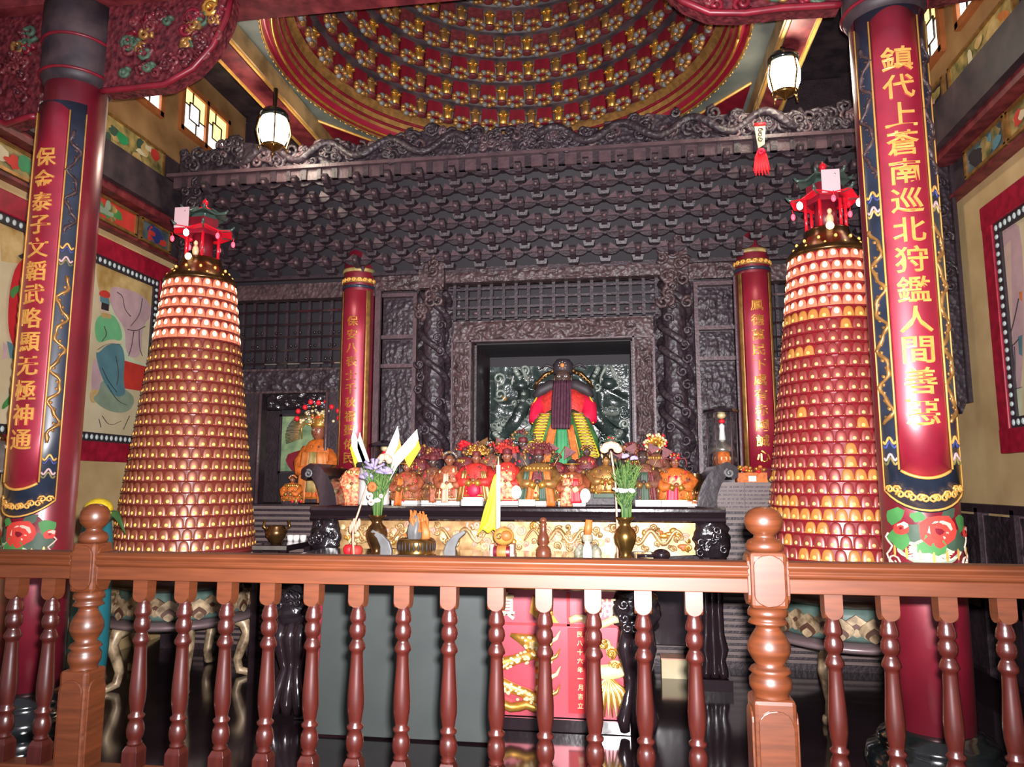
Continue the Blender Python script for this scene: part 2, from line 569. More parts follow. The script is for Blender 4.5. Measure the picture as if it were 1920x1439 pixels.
# windows: paired stained lattice lights
def window(name, side, y0, y1, z0, z1, tint):
    x = XL + .075 if side < 0 else XR - .075
    sg = 1 if side < 0 else -1
    t = bpy.data.objects.new(name, None)
    COL.objects.link(t)
    t['kind'] = 'structure'
    b = MB()
    ym = (y0 + y1) / 2
    for yy, w in ((y0 - .03, .06), (ym, .05), (y1 + .03, .06)):
        b.box((x, yy, (z0 + z1) / 2), (.05, w, z1 - z0 + .1), 'window_frame')
    for zz in (z0 - .03, z1 + .03):
        b.box((x, ym, zz), (.05, y1 - y0 + .1, .06), 'window_frame')
    b.build('window_frame', t)
    la = MB()
    pa = MB()
    for k in (0, 1):
        a0, a1 = (y0, ym - .025) if k == 0 else (ym + .025, y1)
        w, h = a1 - a0, z1 - z0
        P = lambda s, q: (x + sg * .005, a0 + s * w, z0 + q * h)
        dia = [(.28, .34), (.72, .26), (.72, .68), (.28, .76)]
        dia = [(.27, .3), (.73, .3), (.73, .72), (.27, .72)]
        segs = [(dia[i], dia[(i + 1) % 4]) for i in range(4)]
        segs += [((0, .62), (.27, .62)), ((.4, 1), (.4, .72)), ((1, .42), (.73, .42)), ((.6, 0), (.6, .3))]
        for p, q in segs:
            la.tube([P(*p), P(*q)], .0085, 'lattice', 6)
        def pane(poly, m):
            pa.mapped(poly, lambda s, q: (x - sg * .004, a0 + s * w, z0 + q * h), m)
        up, cen, lo = tint[k]
        pane(dia, cen)
        pane([(0, .62), (.27, .62), (.27, .72), (.4, .72), (.4, 1), (0, 1)], up)
        pane([(.4, 1), (.4, .72), (.73, .72), (.73, .42), (1, .42), (1, 1)], up)
        pane([(1, .42), (.73, .42), (.73, .3), (.6, .3), (.6, 0), (1, 0)], lo)
        pane([(.6, 0), (.6, .3), (.27, .3), (.27, .62), (0, .62), (0, 0)], lo)
    la.build('lattice', t)
    pa.build('pane', t)


Wt, Yl, Am = 'pane_white', 'pane_yellow', 'pane_amber'
window('window_1', -1, 6.62, 7.45, 5.16, 5.6, ((Yl, Wt, Wt), (Yl, Yl, Wt)))
window('window_2', -1, 5.4, 6.23, 5.12, 5.56, ((Yl, Wt, Wt), (Wt, Wt, Wt)))
window('window_3', 1, 5.98, 6.66, 4.99, 5.45, ((Yl, Wt, Wt), (Am, Am, Yl)))
window('window_4', 1, 4.95, 5.63, 4.99, 5.45, ((Wt, Wt, Wt), (Yl, Wt, Wt)))


# ------------------------------------------------------------------ murals
def mural(name, label, side, y0, y1, z0, z1, shapes, strokes, fw=.17):
    fn = lambda d: side_fn(side, d)
    xw = XL if side < 0 else XR
    sg = 1 if side < 0 else -1
    t = thing(name, label, 'mural', (xw, (y0 + y1) / 2, z0))
    back = [-q for q in t.location]
    b = MB()
    for (a0, a1, c0, c1) in ((y0, y1, z0, z0 + fw), (y0, y1, z1 - fw, z1), (y0, y0 + fw * .8, z0, z1), (y1 - fw * .8, y1, z0, z1)):
        wide = (a1 - a0) > fw
        b.box((xw + sg * (.025 if wide else .023), (a0 + a1) / 2, (c0 + c1) / 2), (.05 if wide else .046, a1 - a0, c1 - c0), 'frame_red')
    o = b.build('outer_frame', t, back, bevel=.008)
    iy0, iy1, iz0, iz1 = y0 + fw * .8, y1 - fw * .8, z0 + fw, z1 - fw
    bw = .075
    b = MB()
    for (a0, a1, c0, c1) in ((iy0, iy1, iz0, iz0 + bw), (iy0, iy1, iz1 - bw, iz1), (iy0, iy0 + bw, iz0, iz1), (iy1 - bw, iy1, iz0, iz1)):
        wide = (a1 - a0) > bw * 2
        b.box((xw + sg * (.015 if wide else .0145), (a0 + a1) / 2, (c0 + c1) / 2), (.03 if wide else .029, a1 - a0, c1 - c0), 'ink')
    n = int((iy1 - iy0) / .062)
    for i in range(n):
        yy = iy0 + .04 + (iy1 - iy0 - .08) * i / (n - 1)
        for zz in (iz0 + bw / 2, iz1 - bw / 2):
            b.ell((xw + sg * .032, yy, zz), (.01, .018, .023), 'bead_white', 8, 6)
    n = int((iz1 - iz0) / .062)
    for i in range(1, n - 1):
        zz = iz0 + .04 + (iz1 - iz0 - .08) * i / (n - 1)
        for yy in (iy0 + bw / 2, iy1 - bw / 2):
            b.ell((xw + sg * .032, yy, zz), (.01, .023, .018), 'bead_white', 8, 6)
    b.build('beaded_border', t, back)
    b = MB()
    b.mapped([(iy0 + bw, iz0 + bw), (iy1 - bw, iz0 + bw), (iy1 - bw, iz1 - bw), (iy0 + bw, iz1 - bw)], fn(.008), 'mural_ground')
    d = .009
    A = lambda pts: [tuple(at(u, v, X=xw))[1:] for u, v in pts]
    cl = lambda p: (min(max(p[0], iy0 + bw), iy1 - bw), min(max(p[1], iz0 + bw), iz1 - bw))
    for m, pts in shapes:
        if len(pts) > 4:
            for _ in range(2):
                pts = [q for i in range(len(pts)) for q in ((pts[i][0] * .75 + pts[(i + 1) % len(pts)][0] * .25, pts[i][1] * .75 + pts[(i + 1) % len(pts)][1] * .25), (pts[i][0] * .25 + pts[(i + 1) % len(pts)][0] * .75, pts[i][1] * .25 + pts[(i + 1) % len(pts)][1] * .75))]
            gx, gy = sum(p[0] for p in pts) / len(pts), sum(p[1] for p in pts) / len(pts)
            pts = [(gx + (p[0] - gx) * 1.1, gy + (p[1] - gy) * 1.07) for p in pts]
        b.mapped([cl(p) for p in A(pts)], fn(d), m)
        d += .0008
    for m, r, pts in strokes:
        for _ in range(2):
            pts = [pts[0]] + [q for i in range(len(pts) - 1) for q in ((pts[i][0] * .75 + pts[i + 1][0] * .25, pts[i][1] * .75 + pts[i + 1][1] * .25), (pts[i][0] * .25 + pts[i + 1][0] * .75, pts[i][1] * .25 + pts[i + 1][1] * .75))] + [pts[-1]]
        b.tube([(xw + sg * (d + .001), *cl(p)) for p in A(pts)], r, m, 5, flat=.4)
    b.build('painting', t, back)
    return t


shapes = [
    ('mural_ochre', [(0, 380), (70, 440), (70, 500), (0, 490)]),
    ('mural_ochre', [(184, 470), (286, 530), (286, 590), (262, 570), (245, 590), (222, 560), (205, 580), (184, 540)]),
    ('mural_lilac', [(204, 540), (236, 545), (270, 560), (282, 590), (262, 612), (262, 668), (232, 664), (234, 618), (212, 590)]),
    ('mural_mint', [(203, 560), (214, 592), (234, 618), (233, 668), (278, 684), (278, 690), (222, 690)]),
    ('mural_red', [(226, 675), (280, 690), (276, 736), (226, 728)]),
    # court lady in green and blue
    ('mural_lilac', [(172, 668), (184, 690), (188, 720), (192, 752), (168, 752)]),
    ('mural_ochre', [(165, 735), (176, 730), (188, 734), (186, 750), (168, 758)]),
    ('mural_sage', [(188, 712), (226, 728), (248, 746), (240, 768), (222, 774), (196, 768), (172, 748), (186, 738)]),
    ('mural_blue', [(178, 658), (196, 644), (222, 646), (230, 670), (226, 712), (232, 738), (212, 742), (196, 722), (184, 690)]),
    ('mural_ground', [(178, 654), (200, 634), (226, 640), (226, 646), (200, 644), (181, 664)]),
    ('mural_jade', [(178, 600), (190, 590), (210, 592), (222, 616), (224, 640), (204, 634), (182, 644), (176, 622)]),
    ('mural_ochre', [(184, 584), (204, 590), (206, 598), (188, 596)]),
    ('mural_pink', [(180, 560), (194, 562), (200, 582), (186, 588)]),
    ('ink', [(187, 564), (201, 570), (200, 584), (186, 580)]),
    ('mural_blue', [(184, 552), (200, 560), (202, 572), (184, 566)]),
    ('mural_red', [(182, 548), (192, 544), (202, 550), (201, 560), (184, 556)]),
    # crimson robed figure behind the column
    ('mural_blue', [(8, 640), (30, 650), (34, 676), (14, 672)]),
    ('mural_crimson', [(30, 494), (70, 480), (90, 520), (90, 660), (36, 664), (20, 642), (12, 606), (16, 540)]),
    ('mural_green', [(14, 548), (24, 536), (60, 532), (60, 542), (28, 546), (20, 562)]),
    ('mural_green', [(26, 664), (36, 664), (34, 700), (22, 748), (0, 768), (0, 756), (16, 738), (24, 700)]),
    ('mural_lilac', [(0, 640), (8, 650), (8, 672), (0, 674)]),
    ('ink', [(28, 480), (52, 470), (52, 478), (34, 486)]),
]
strokes = [('ink', .004, p) for p in (
    [(214, 548), (226, 556), (228, 580), (240, 594)], [(262, 560), (258, 590), (240, 612)], [(234, 618), (250, 622), (268, 612)],
    [(246, 622), (242, 650), (236, 668)], [(256, 620), (256, 652), (262, 668)], [(186, 690), (198, 716), (214, 736)],
    [(212, 668), (218, 700), (214, 722)], [(196, 722), (214, 752), (232, 760)], [(190, 612), (196, 628), (186, 640)], [(178, 656), (196, 644), (222, 646)],
    [(186, 780), (200, 800), (222, 790)], [(180, 786), (184, 802)], [(238, 780), (226, 806)])]
mural('wall_mural', 'large beaded mural of robed court figures on the left wall', -1, 3.3, 6.62, 1.68, 3.64, shapes, strokes)
shapes = [
    ('mural_lilac', [(1876, 430), (1920, 410), (1920, 740), (1890, 740), (1886, 600)]),
    ('mural_pink', [(1876, 470), (1898, 450), (1902, 640), (1886, 650)]),
    ('mural_mint', [(1888, 735), (1920, 728), (1920, 800), (1896, 796)]),
    ('mural_blue', [(1912, 632), (1920, 628), (1920, 668), (1914, 664)]),
    ('coral_orange', [(1914, 548), (1920, 546), (1920, 566), (1916, 562)]),
]
strokes = [('ink', .004, p) for p in ([(1886, 640), (1900, 652), (1914, 636)], [(1914, 560), (1906, 600), (1896, 636)], [(1890, 735), (1904, 731), (1920, 726)], [(1906, 650), (1908, 700), (1904, 730)])]
mural('wall_mural', 'pale pink mural in a beaded red frame on the right wall', 1, 3.2, 5.66, 1.7, 3.5, shapes, strokes)

# carved wainscot on the right wall
t = thing('carved_wainscot', 'dark carved wooden wainscot along the foot of the right wall', 'wainscot', (XR, 5.0, 0))
b = MB()
b.box((XR - .04, 5.0, 1.31), (.08, 4.2, .06), 'dark_wood')
b.box((XR - .04, 5.0, .62), (.08, 4.2, .08), 'dark_wood_light')
b.box((XR - .05, 5.0, .06), (.1, 4.2, .12), 'black_lacquer')
for i in range(9):
    b.box((XR - .04, 2.92 + i * .52, .66), (.08, .05, 1.3), 'dark_wood')
o = b.build('frame', t)
o.location = (-XR, -5, 0)
for i in range(8):
    yc = 3.18 + i * .52
    b = MB()
    b.sheet(lambda s, q: (XR - .04 - .035 * max(0, noise.noise(Vector((s * 5 + i * 7, q * 6, 3)))) - .01, yc - .22 + .44 * s, .7 + .56 * q), 18, 22, 'carved_dark')
    b.box((XR - .02, yc, .32), (.03, .46, .5), 'dark_wood')
    for q in (-.21, .21):
        b.box((XR - .045, yc + q, .98), (.03, .015, .58), 'dark_wood_light')
    o = b.build('carved_panel', t)
    o.location = (-XR, -5, 0)
# ================================================================== FRONT COLUMNS
def dragon_strip(b, fn, s, z0, z1, w, m, seed=0):
    """slim relief of a coiling dragon that climbs a painted strip"""
    rnd = random.Random(seed)
    n = int((z1 - z0) / .018)
    pts, rad = [], []
    for i in range(n + 1):
        z = z0 + (z1 - z0) * i / n
        k = z * 2 * PI / .2
        pts.append(fn(s + w * .3 * sin(k) + w * .1 * sin(2.3 * k + seed), z, .006))
        rad.append(.008 + .005 * sin(i * .8) ** 2)
    b.tube(pts, rad, m, 6)
    z = z0 + .03
    sg = 1
    while z < z1 - .03:
        k = z * 2 * PI / .2
        sc = s + w * .3 * sin(k)
        sg = 1 if sin(k) < 0 else -1
        e = w * .15
        b.tube([fn(sc + sg * e + e * .8 * (1 - .8 * i / 8) * cos(i * .8 + seed), z + e * .8 * (1 - .8 * i / 8) * sin(i * .8), .006) for i in range(9)], [.006, .006, .005, .005, .005, .004, .004, .004, .004], m, 5)
        z += .04


def front_column(label, x, y, text, ztop, zchar0, zchar1, csize, face, zplaque, ring_text, rz0):
    t = thing('temple_column', label, 'column', (x, y, 0))
    R = .174
    b = MB()
    b.lathe([(.28, 0), (.315, .03), (.315, .09), (.29, .11), (.305, .16), (.315, .2), (.3, .25), (.25, .275), (.26, .295), (.245, .32), (.205, .345), (.19, .36)], 'stone_black', n=48)
    b.build('base', t)
    b = MB()
    b.lathe([(R, .352), (R, 1.0), (R, 2.0), (R, 3.0), (R, 4.6)], 'red_lacquer', n=64)
    b.build('shaft', t)
    b = MB()
    b.lathe([(R + .005, 3.93), (R + .03, 3.98), (R + .03, 4.2), (R + .04, 4.24), (R + .04, 4.46)], 'panel_dark', n=32)
    for zz in (3.99, 4.21):
        b.tube([((R + .032) * cos(q * PI / 16), (R + .032) * sin(q * PI / 16), zz) for q in range(33)], .01, 'deep_red', 6)
    b.build('capital', t)

    def fn(s, z, h=0.0):
        a = -PI / 2 + face + s / R
        r = R + .014 + h
        return (r * cos(a), r * sin(a), z)
    A = math.radians
    w1, w2 = A(33) * R, A(61) * R
    zt = ztop
    zb = zplaque
    dip = lambda s, w, d: -d * (1 - (s / w) ** 2)
    # dark painted border board behind, red board in front
    b = MB()
    b.sheet(lambda u, v: fn((u * 2 - 1) * w2, (zb - .11 + dip((u * 2 - 1) * w2, w2, .09)) * (1 - v) + (zt + .06) * v, -.002), 40, 6, 'border_dark')
    b.build('border_board', t, solid=.012)
    b = MB()
    for sg in (-1, 1):
        b.tube([fn(sg * w2, z, .004) for z in (zb - .1, 2, 3, zt)], .004, 'gold_paint', 6)
        b.tube([fn(sg * (w1 + .006), z, .01) for z in (zb, 2, 3, zt)], .005, 'gold_paint', 6)
        dragon_strip(b, fn, sg * (w1 + w2) / 2, zb + .22, zb + 1.2, w2 - w1, 'gold_dull', 1)
        dragon_strip(b, fn, sg * (w1 + w2) / 2, zb + 1.46, zt - .12, w2 - w1, 'carved_brown', 2)
        for zz in (zb + .09, zb + 1.33):
            c = sg * (w1 + w2) / 2
            for k, mm in ((1, 'gold_paint'), (.6, 'panel_blue'), (-.6, 'mural_lilac'), (-1, 'panel_green')):
                b.tube([fn(c + (w2 - w1) * .36 * (i / 14 * 2 - 1), zz + k * .05 + .016 * cos((i / 14 * 2 - 1) * 4.5), .005) for i in range(15)], .006, mm, 5)
    b.tube([fn((i / 12 * 2 - 1) * w2, zb - .1 + dip((i / 12 * 2 - 1) * w2, w2, .09), .003) for i in range(13)], .006, 'gold_paint', 6)
    b.tube([fn((i / 12 * 2 - 1) * w1, zb - .005 + dip((i / 12 * 2 - 1) * w1, w1, .035), .006) for i in range(13)], .008, 'gold_paint', 6)
    # cloud scroll along the curved lower border
    for k in range(-3, 4):
        s = k * w2 / 3.9
        zc = zb - .062 + dip(s, w2, .075)
        for hd in (-1, 1):
            b.tube([fn(s + hd * .016 + hd * .02 * (1 - .8 * i / 9) * cos(i * .9), zc + .02 * (1 - .8 * i / 9) * sin(i * .9), .004) for i in range(10)], [.006] * 10, 'gold_paint', 5)
    b.build('dragon_border', t)
    b = MB()
    b.sheet(lambda u, v: fn((u * 2 - 1) * w1, (zb + dip((u * 2 - 1) * w1, w1, .035)) * (1 - v) + (zt - dip((u * 2 - 1) * w1, w1, .05)) * v, .004), 28, 8, 'red_panel')
    p = b.build('couplet_board', t, solid=.008)
    b = MB()
    n = len(text)
    for i, ch in enumerate(text):
        z = zchar0 + (zchar1 - zchar0) * i / (n - 1)
        write(b, ch, 0, z, csize, lambda s, q: fn(s, q, .012), 'gold_paint')
    b.build('lettering', p, solid=.004)
    # painted peony basin and the red arch below
    b = MB()
    lay = [.003]

    def disc(s, z, rs, rz, m, k=16, seed=0, wob=.0):
        rnd = random.Random(seed)
        vs, fs = [fn(s, z, lay[0] - .012)], []
        for ring in (.5, 1):
            for i in range(k):
                a = 2 * PI * i / k
                w = 1 + (wob * rnd.uniform(-1, 1) if ring == 1 else 0)
                vs.append(fn(s + rs * ring * w * cos(a), z + rz * ring * w * sin(a), lay[0] - .012))
        for i in range(k):
            j = (i + 1) % k
            fs += [(0, 1 + i, 1 + j), (1 + i, 1 + k + i, 1 + k + j, 1 + j)]
        b.add(vs, fs, m, True)
        lay[0] += .0007
    z0 = zb - .2
    disc(0, z0 - .09, .17, .135, 'deep_red', 24)
    disc(0, z0 - .16, .14, .085, 'mural_sage', 24)
    disc(0, z0 - .175, .15, .05, 'mural_mint', 24)
    for s, z, r, sd in ((-.15, -.02, .05, 1), (-.09, -.09, .06, 2), (.16, -.05, .05, 3), (.11, -.12, .06, 4), (-.14, -.13, .05, 5), (.15, -.14, .045, 6), (-.05, -.02, .035, 7), (.08, .0, .035, 8), (0, -.15, .06, 9)):
        disc(s, z0 + z, r, r * .8, 'mural_green' if sd % 2 else 'dark_green', 10, sd, .3)
    for s, z, r, sd in ((.03, -.085, .085, 11), (-.12, -.075, .035, 12), (.17, -.09, .03, 13)):
        disc(s, z0 + z, r, r * .85, 'mural_red', 12, sd, .15)
        disc(s + .01, z0 + z + .01, r * .65, r * .5, 'mural_pink', 9, sd + 5, .3)
        disc(s, z0 + z, r * .5, r * .42, 'mural_red', 8, sd + 9, .3)
        disc(s, z0 + z, r * .22, r * .2, 'deep_red', 8, sd + 11, .2)
    for k in range(-3, 4):
        disc(k * .05, z0 - .205 + abs(k) * .008, .006, .028, 'gold_paint', 8)
    for sg in (-1, 1):
        b.tube([fn(sg * (.19 + .02 * sin(i * 1.5)), z0 - .1 - .02 * i, -.004) for i in range(8)], .005, 'mural_pink', 5)
        b.tube([fn(sg * .17 + .035 * (1 - .7 * i / 10) * cos(i * .7), z0 - .235 + .035 * (1 - .7 * i / 10) * sin(i * .7), -.004) for i in range(11)], .005, 'mural_pink', 5)
    b.sheet(lambda u, v: fn((u * 2 - 1) * .16, z0 - .33 + .05 * v - (.02 * (abs(u * 2 - 1) ** 4)) * v, -.01), 16, 2, 'bright_red')
    b.tube([fn((i / 12 * 2 - 1) * .17, z0 - .275 - .03 * abs(i / 12 * 2 - 1) ** 4, -.006) for i in range(13)], .006, 'gold_paint', 5)
    pt = b.build('peony_painting', t)
    b = MB()
    for i, ch in enumerate(ring_text):
        write(b, ch, -.125 + .25 * i / (len(ring_text) - 1), rz0, .028, lambda s, q: fn(s, q, -.006), 'gold_pale')
    b.build('small_lettering', pt)
    return t


front_column('red front column on the right with gold couplet, beside the right lamp tower', 1.44, 3.9, '鎮代上蒼南巡北狩鑑人間善惡', 3.86, 3.62, 1.83, .13, math.radians(-7), 1.56, '十林王三六世昌', 1.07)
front_column('red front column on the left with gold couplet, before the left mural', -3.34, 3.9, '保金泰子文韜武略顯无極神通', 3.72, 3.42, 1.74, .12, math.radians(-2), 1.5, '信士弟子敬奉立', 1.01)


# slim columns flanking the shrine
def shrine_column(label, x, y, text, z0, z1, zt, zb):
    t = thing('shrine_column', label, 'column', (x, y, 0))
    R = .15
    b = MB()
    b.lathe([(.17, 1.3), (.17, 1.34), (R, 1.37), (R, 2.4), (R, 3.4), (R, 3.78)], 'red_lacquer', n=40)
    b.build('shaft', t)
    fn = lambda s, z, h=0.0: ((R + .008 + h) * sin(s / R), -(R + .008 + h) * cos(s / R), z)
    b = MB()
    for zz, hh, m in ((zt + .1, .05, 'gold_dull'), (zt + .2, .035, 'panel_green'), (zt + .04, .03, 'border_dark')):
        b.sheet(lambda u, v: fn((u * 2 - 1) * R * 1.9, zz - hh / 2 + hh * v), 28, 1, m)
    for k in range(-4, 5):
        b.tube([fn(k * .05 + .02 * (1 - .7 * i / 8) * cos(i), zt + .1 + .02 * (1 - .7 * i / 8) * sin(i), .003) for i in range(9)], .005, 'gold_paint', 5)
    b.build('painted_band', t, solid=.006)
    b = MB()
    w = R * .75
    b.sheet(lambda u, v: fn((u * 2 - 1) * w, zb * (1 - v) + zt * v), 18, 4, 'red_panel')
    p = b.build('couplet_board', t, solid=.006)
    b = MB()
    for sg in (-1, 1):
        b.sheet(lambda u, v: fn(sg * (w + .03) + (u - .5) * .05, zb * (1 - v) + zt * v), 3, 4, 'gold_dull')
    b.sheet(lambda u, v: fn((u * 2 - 1) * R * 1.2, zb - .12 + .1 * v - .06 * (1 - (u * 2 - 1) ** 2), .001), 16, 2, 'border_dark')
    for k in range(-2, 3):
        b.tube([fn(k * .055 + .022 * (1 - .7 * i / 8) * cos(i), zb - .115 + .02 * abs(k) * .8 + .02 * (1 - .7 * i / 8) * sin(i), .005) for i in range(9)], .006, 'gold_paint', 5)
    b.build('border', t, solid=.006)
    b = MB()
    n = len(text)
    for i, ch in enumerate(text):
        write(b, ch, 0, z0 + (z1 - z0) * i / (n - 1), .1, lambda s, q: fn(s, q, .006), 'gold')
    b.build('lettering', p, solid=.003)


shrine_column('slim red column right of the shrine, next to the right lamp tower', 1.19, 6.62, '鳳德萬民下處有赤國誠心', 3.02, 1.72, 3.32, 1.62)
shrine_column('slim red column left of the shrine, behind the white incense pot', -2.46, 6.62, '保安八表士千秋福聖佑民', 3.0, 1.72, 3.3, 1.62)

# ------------------------------------------------------------------ lintel and carved brackets over the front columns
b = MB()
b.box((XC, 3.95, 4.72), (7.3, .34, .5), 'beam_red')
b.box((XC, 3.78, 4.53), (4.6, .03, .06), 'gold_dull')
for i in range(30):
    b.tube(spiral((XC - 3.4 + i * .235, 3.775, 4.7), .1, 1.3, 12, i), .016, 'carved_red', 5)
tag(b.build('carved_lintel'), 'dark red carved lintel beam spanning the two front columns', 'lintel')


def spandrel(label, x0, sg, pts, seed):
    """carved bracket board that springs from a column under the lintel; pts: lower outline (reach, z)"""
    y = 3.9
    t = thing('carved_bracket', label, 'bracket', (x0, y, 4.4))
    top = 4.46
    poly = [(0, top)] + [(0, pts[0][1])] + pts + [(pts[-1][0], top)]
    b = MB()
    P = [(sg * a, z - 4.4) for a, z in poly]
    b.prism(P, -.05, .05, 'carved_red')
    b.build('board', t)
    b = MB()
    b.tube([(sg * a, -.06, z - 4.4) for a, z in [(0, pts[0][1])] + pts], .02, 'deep_red', 6)
    rnd = random.Random(seed)
    L = pts[-1][0]
    for i in range(46):
        a = rnd.uniform(.09, L - .05)
        zl = pts[-1][1]
        for k in range(len(pts) - 1):
            if pts[k][0] <= a <= pts[k + 1][0]:
                f = (a - pts[k][0]) / (pts[k + 1][0] - pts[k][0])
                zl = pts[k][1] * (1 - f) + pts[k + 1][1] * f
        z = rnd.uniform(zl + .03, max(zl + .05, top - .1)) - 4.4
        m = rnd.choice(['carved_red', 'deep_red', 'carved_red', 'gold_dull', 'dark_green', 'maroon_cloth', 'carved_red'])
        b.tube(spiral((sg * a, -.055, z), rnd.uniform(.025, .06), rnd.uniform(1, 1.8), 12, rnd.uniform(0, 6), rnd.choice((-1, 1))), [.014] * 13, m, 5)
        b.ell((sg * (a + .03), -.06, z + .02), (.02, .025, .015), m, 8, 6)
    b.tube(spiral((sg * (L - .12), -.06, min(pts[-1][1] - 4.4 + .1, -.03)), .06, 1.4, 14, 1, sg), .02, 'gold', 6)
    b.build('scrollwork', t)


spandrel('red carved bracket springing right from the left front column under the lintel', -3.12, 1, [(.05, 3.89), (.42, 3.9), (.6, 3.99), (.72, 4.12), (.8, 4.3), (.82, 4.42)], 2)
spandrel('red carved bracket at the far upper left, outside the left front column', -3.56, -1, [(.05, 3.76), (.2, 3.72), (.36, 3.8), (.55, 3.86), (.75, 4.02), (.95, 4.2)], 3)
spandrel('red and gold carved bracket reaching left from the right front column top', 1.21, -1, [(.04, 4.03), (.3, 4.04), (.5, 4.03), (.68, 4.05), (.82, 4.13), (.98, 4.3)], 4)
spandrel('carved bracket outside the right front column under the lintel end', 1.65, 1, [(.05, 4.03), (.3, 4.06), (.6, 4.16), (.85, 4.3)], 5)
# ================================================================== RAILING
RY = 2.2
t = thing('wooden_railing', 'varnished wooden railing with turned balusters across the foreground', 'railing', (-.65, RY, 0))
ox = -.65


def rail_part(name, x0, x1):
    L = x1 - x0
    b = MB()
    prof = [(-.032, 0), (.032, 0), (.034, .04), (.04, .045), (.043, .052), (.037, .058), (.044, .07), (.044, .074), (.03, .084), (-.03, .084), (-.044, .074), (-.044, .07), (-.037, .058), (-.043, .052), (-.04, .045), (-.034, .04)]
    b.prism([(y, z) for y, z in prof], 0, L, 'rail_wood_long', 'X')
    b.build(name, t, (x0 - ox, 0, 1.196), bevel=.002)


rail_part('top_rail', -3.4, -1.735)
rail_part('top_rail', -1.645, .345)
rail_part('top_rail', .447, 2.1)
for x0, x1 in ((-3.4, -1.735), (-1.645, .345), (.447, 2.1)):
    b = MB()
    b.box((0, 0, 0), (x1 - x0, .06, .09), 'rail_wood_long')
    b.build('bottom_rail', t, ((x0 + x1) / 2 - ox, 0, .588), bevel=.006)


def newel(x, s):
    q = thing('newel_post', '', '', (x - ox, 0, 0))
    del q['label'], q['category']
    q.parent = t
    h = s / 2
    b = MB()
    b.box((0, 0, .46), (s * 1.12, s * 1.12, .92), 'rail_wood')
    # rounded tablet faces of the cap block
    b.box((0, 0, 1.232), (s, s, .155), 'rail_wood')
    b.build('post', q, bevel=.012)
    b = MB()
    k = s / .1
    R = [(.042, .915), (.052, .925), (.046, .94), (.05, .95), (.056, .962), (.056, .985), (.046, .998), (.057, 1.006), (.05, 1.016), (.036, 1.024), (.05, 1.045), (.058, 1.065), (.056, 1.085), (.046, 1.105), (.034, 1.125), (.032, 1.135), (.054, 1.142), (.05, 1.15), (.044, 1.158), (.054, 1.164), (.054, 1.176), (.048, 1.186), (.04, 1.192)]
    z0, z1 = R[0][1], R[-1][1]
    b.lathe([(r * k, .9 + (z - z0) / (z1 - z0) * .26) for r, z in R], 'rail_wood', n=28)
    b.build('turned_shaft', q)
    b = MB()
    for a in range(4):
        T = Matrix.Rotation(a * PI / 2, 4, 'Z')
        pts = []
        w, hh = h * .82, .065
        for i in range(9):
            an = PI * i / 8
            pts.append((w * cos(an), hh - .025 + .03 * sin(an)))
        for i in range(9):
            an = PI + PI * i / 8
            pts.append((w * cos(an), -hh + .025 + .03 * sin(an)))
        b.prism(pts, -h - .006, -h + .01, 'rail_wood', 'Y', T @ Matrix.Translation((0, 0, 0)))
    b.build('cap_tablet', q, (0, 0, 1.232), bevel=.003)
    b = MB()
    b.lathe([(.034 * k, 1.305), (.05 * k, 1.312), (.052 * k, 1.324), (.045 * k, 1.338), (.03 * k, 1.345), (.028 * k, 1.352), (.036 * k, 1.358), (.048 * k, 1.37), (.053 * k, 1.388), (.05 * k, 1.406), (.04 * k, 1.42), (.02 * k, 1.43), (0, 1.432)], 'rail_wood', n=28)
    b.build('ball_finial', q)
    b = MB()
    for a in range(4):
        T = Matrix.Rotation(a * PI / 2, 4, 'Z')
        w = h * .9
        pts = [(w * cos(PI * i / 8), .3 + .035 * sin(PI * i / 8)) for i in range(9)] + [(-w, -.3), (w, -.3)]
        b.prism(pts, -h * 1.12 - .005, -h * 1.12 + .01, 'rail_wood', 'Y', T)
    b.build('foot_tablet', q, (0, 0, .56), bevel=.003)


newel(-1.69, .085)
newel(.396, .1)
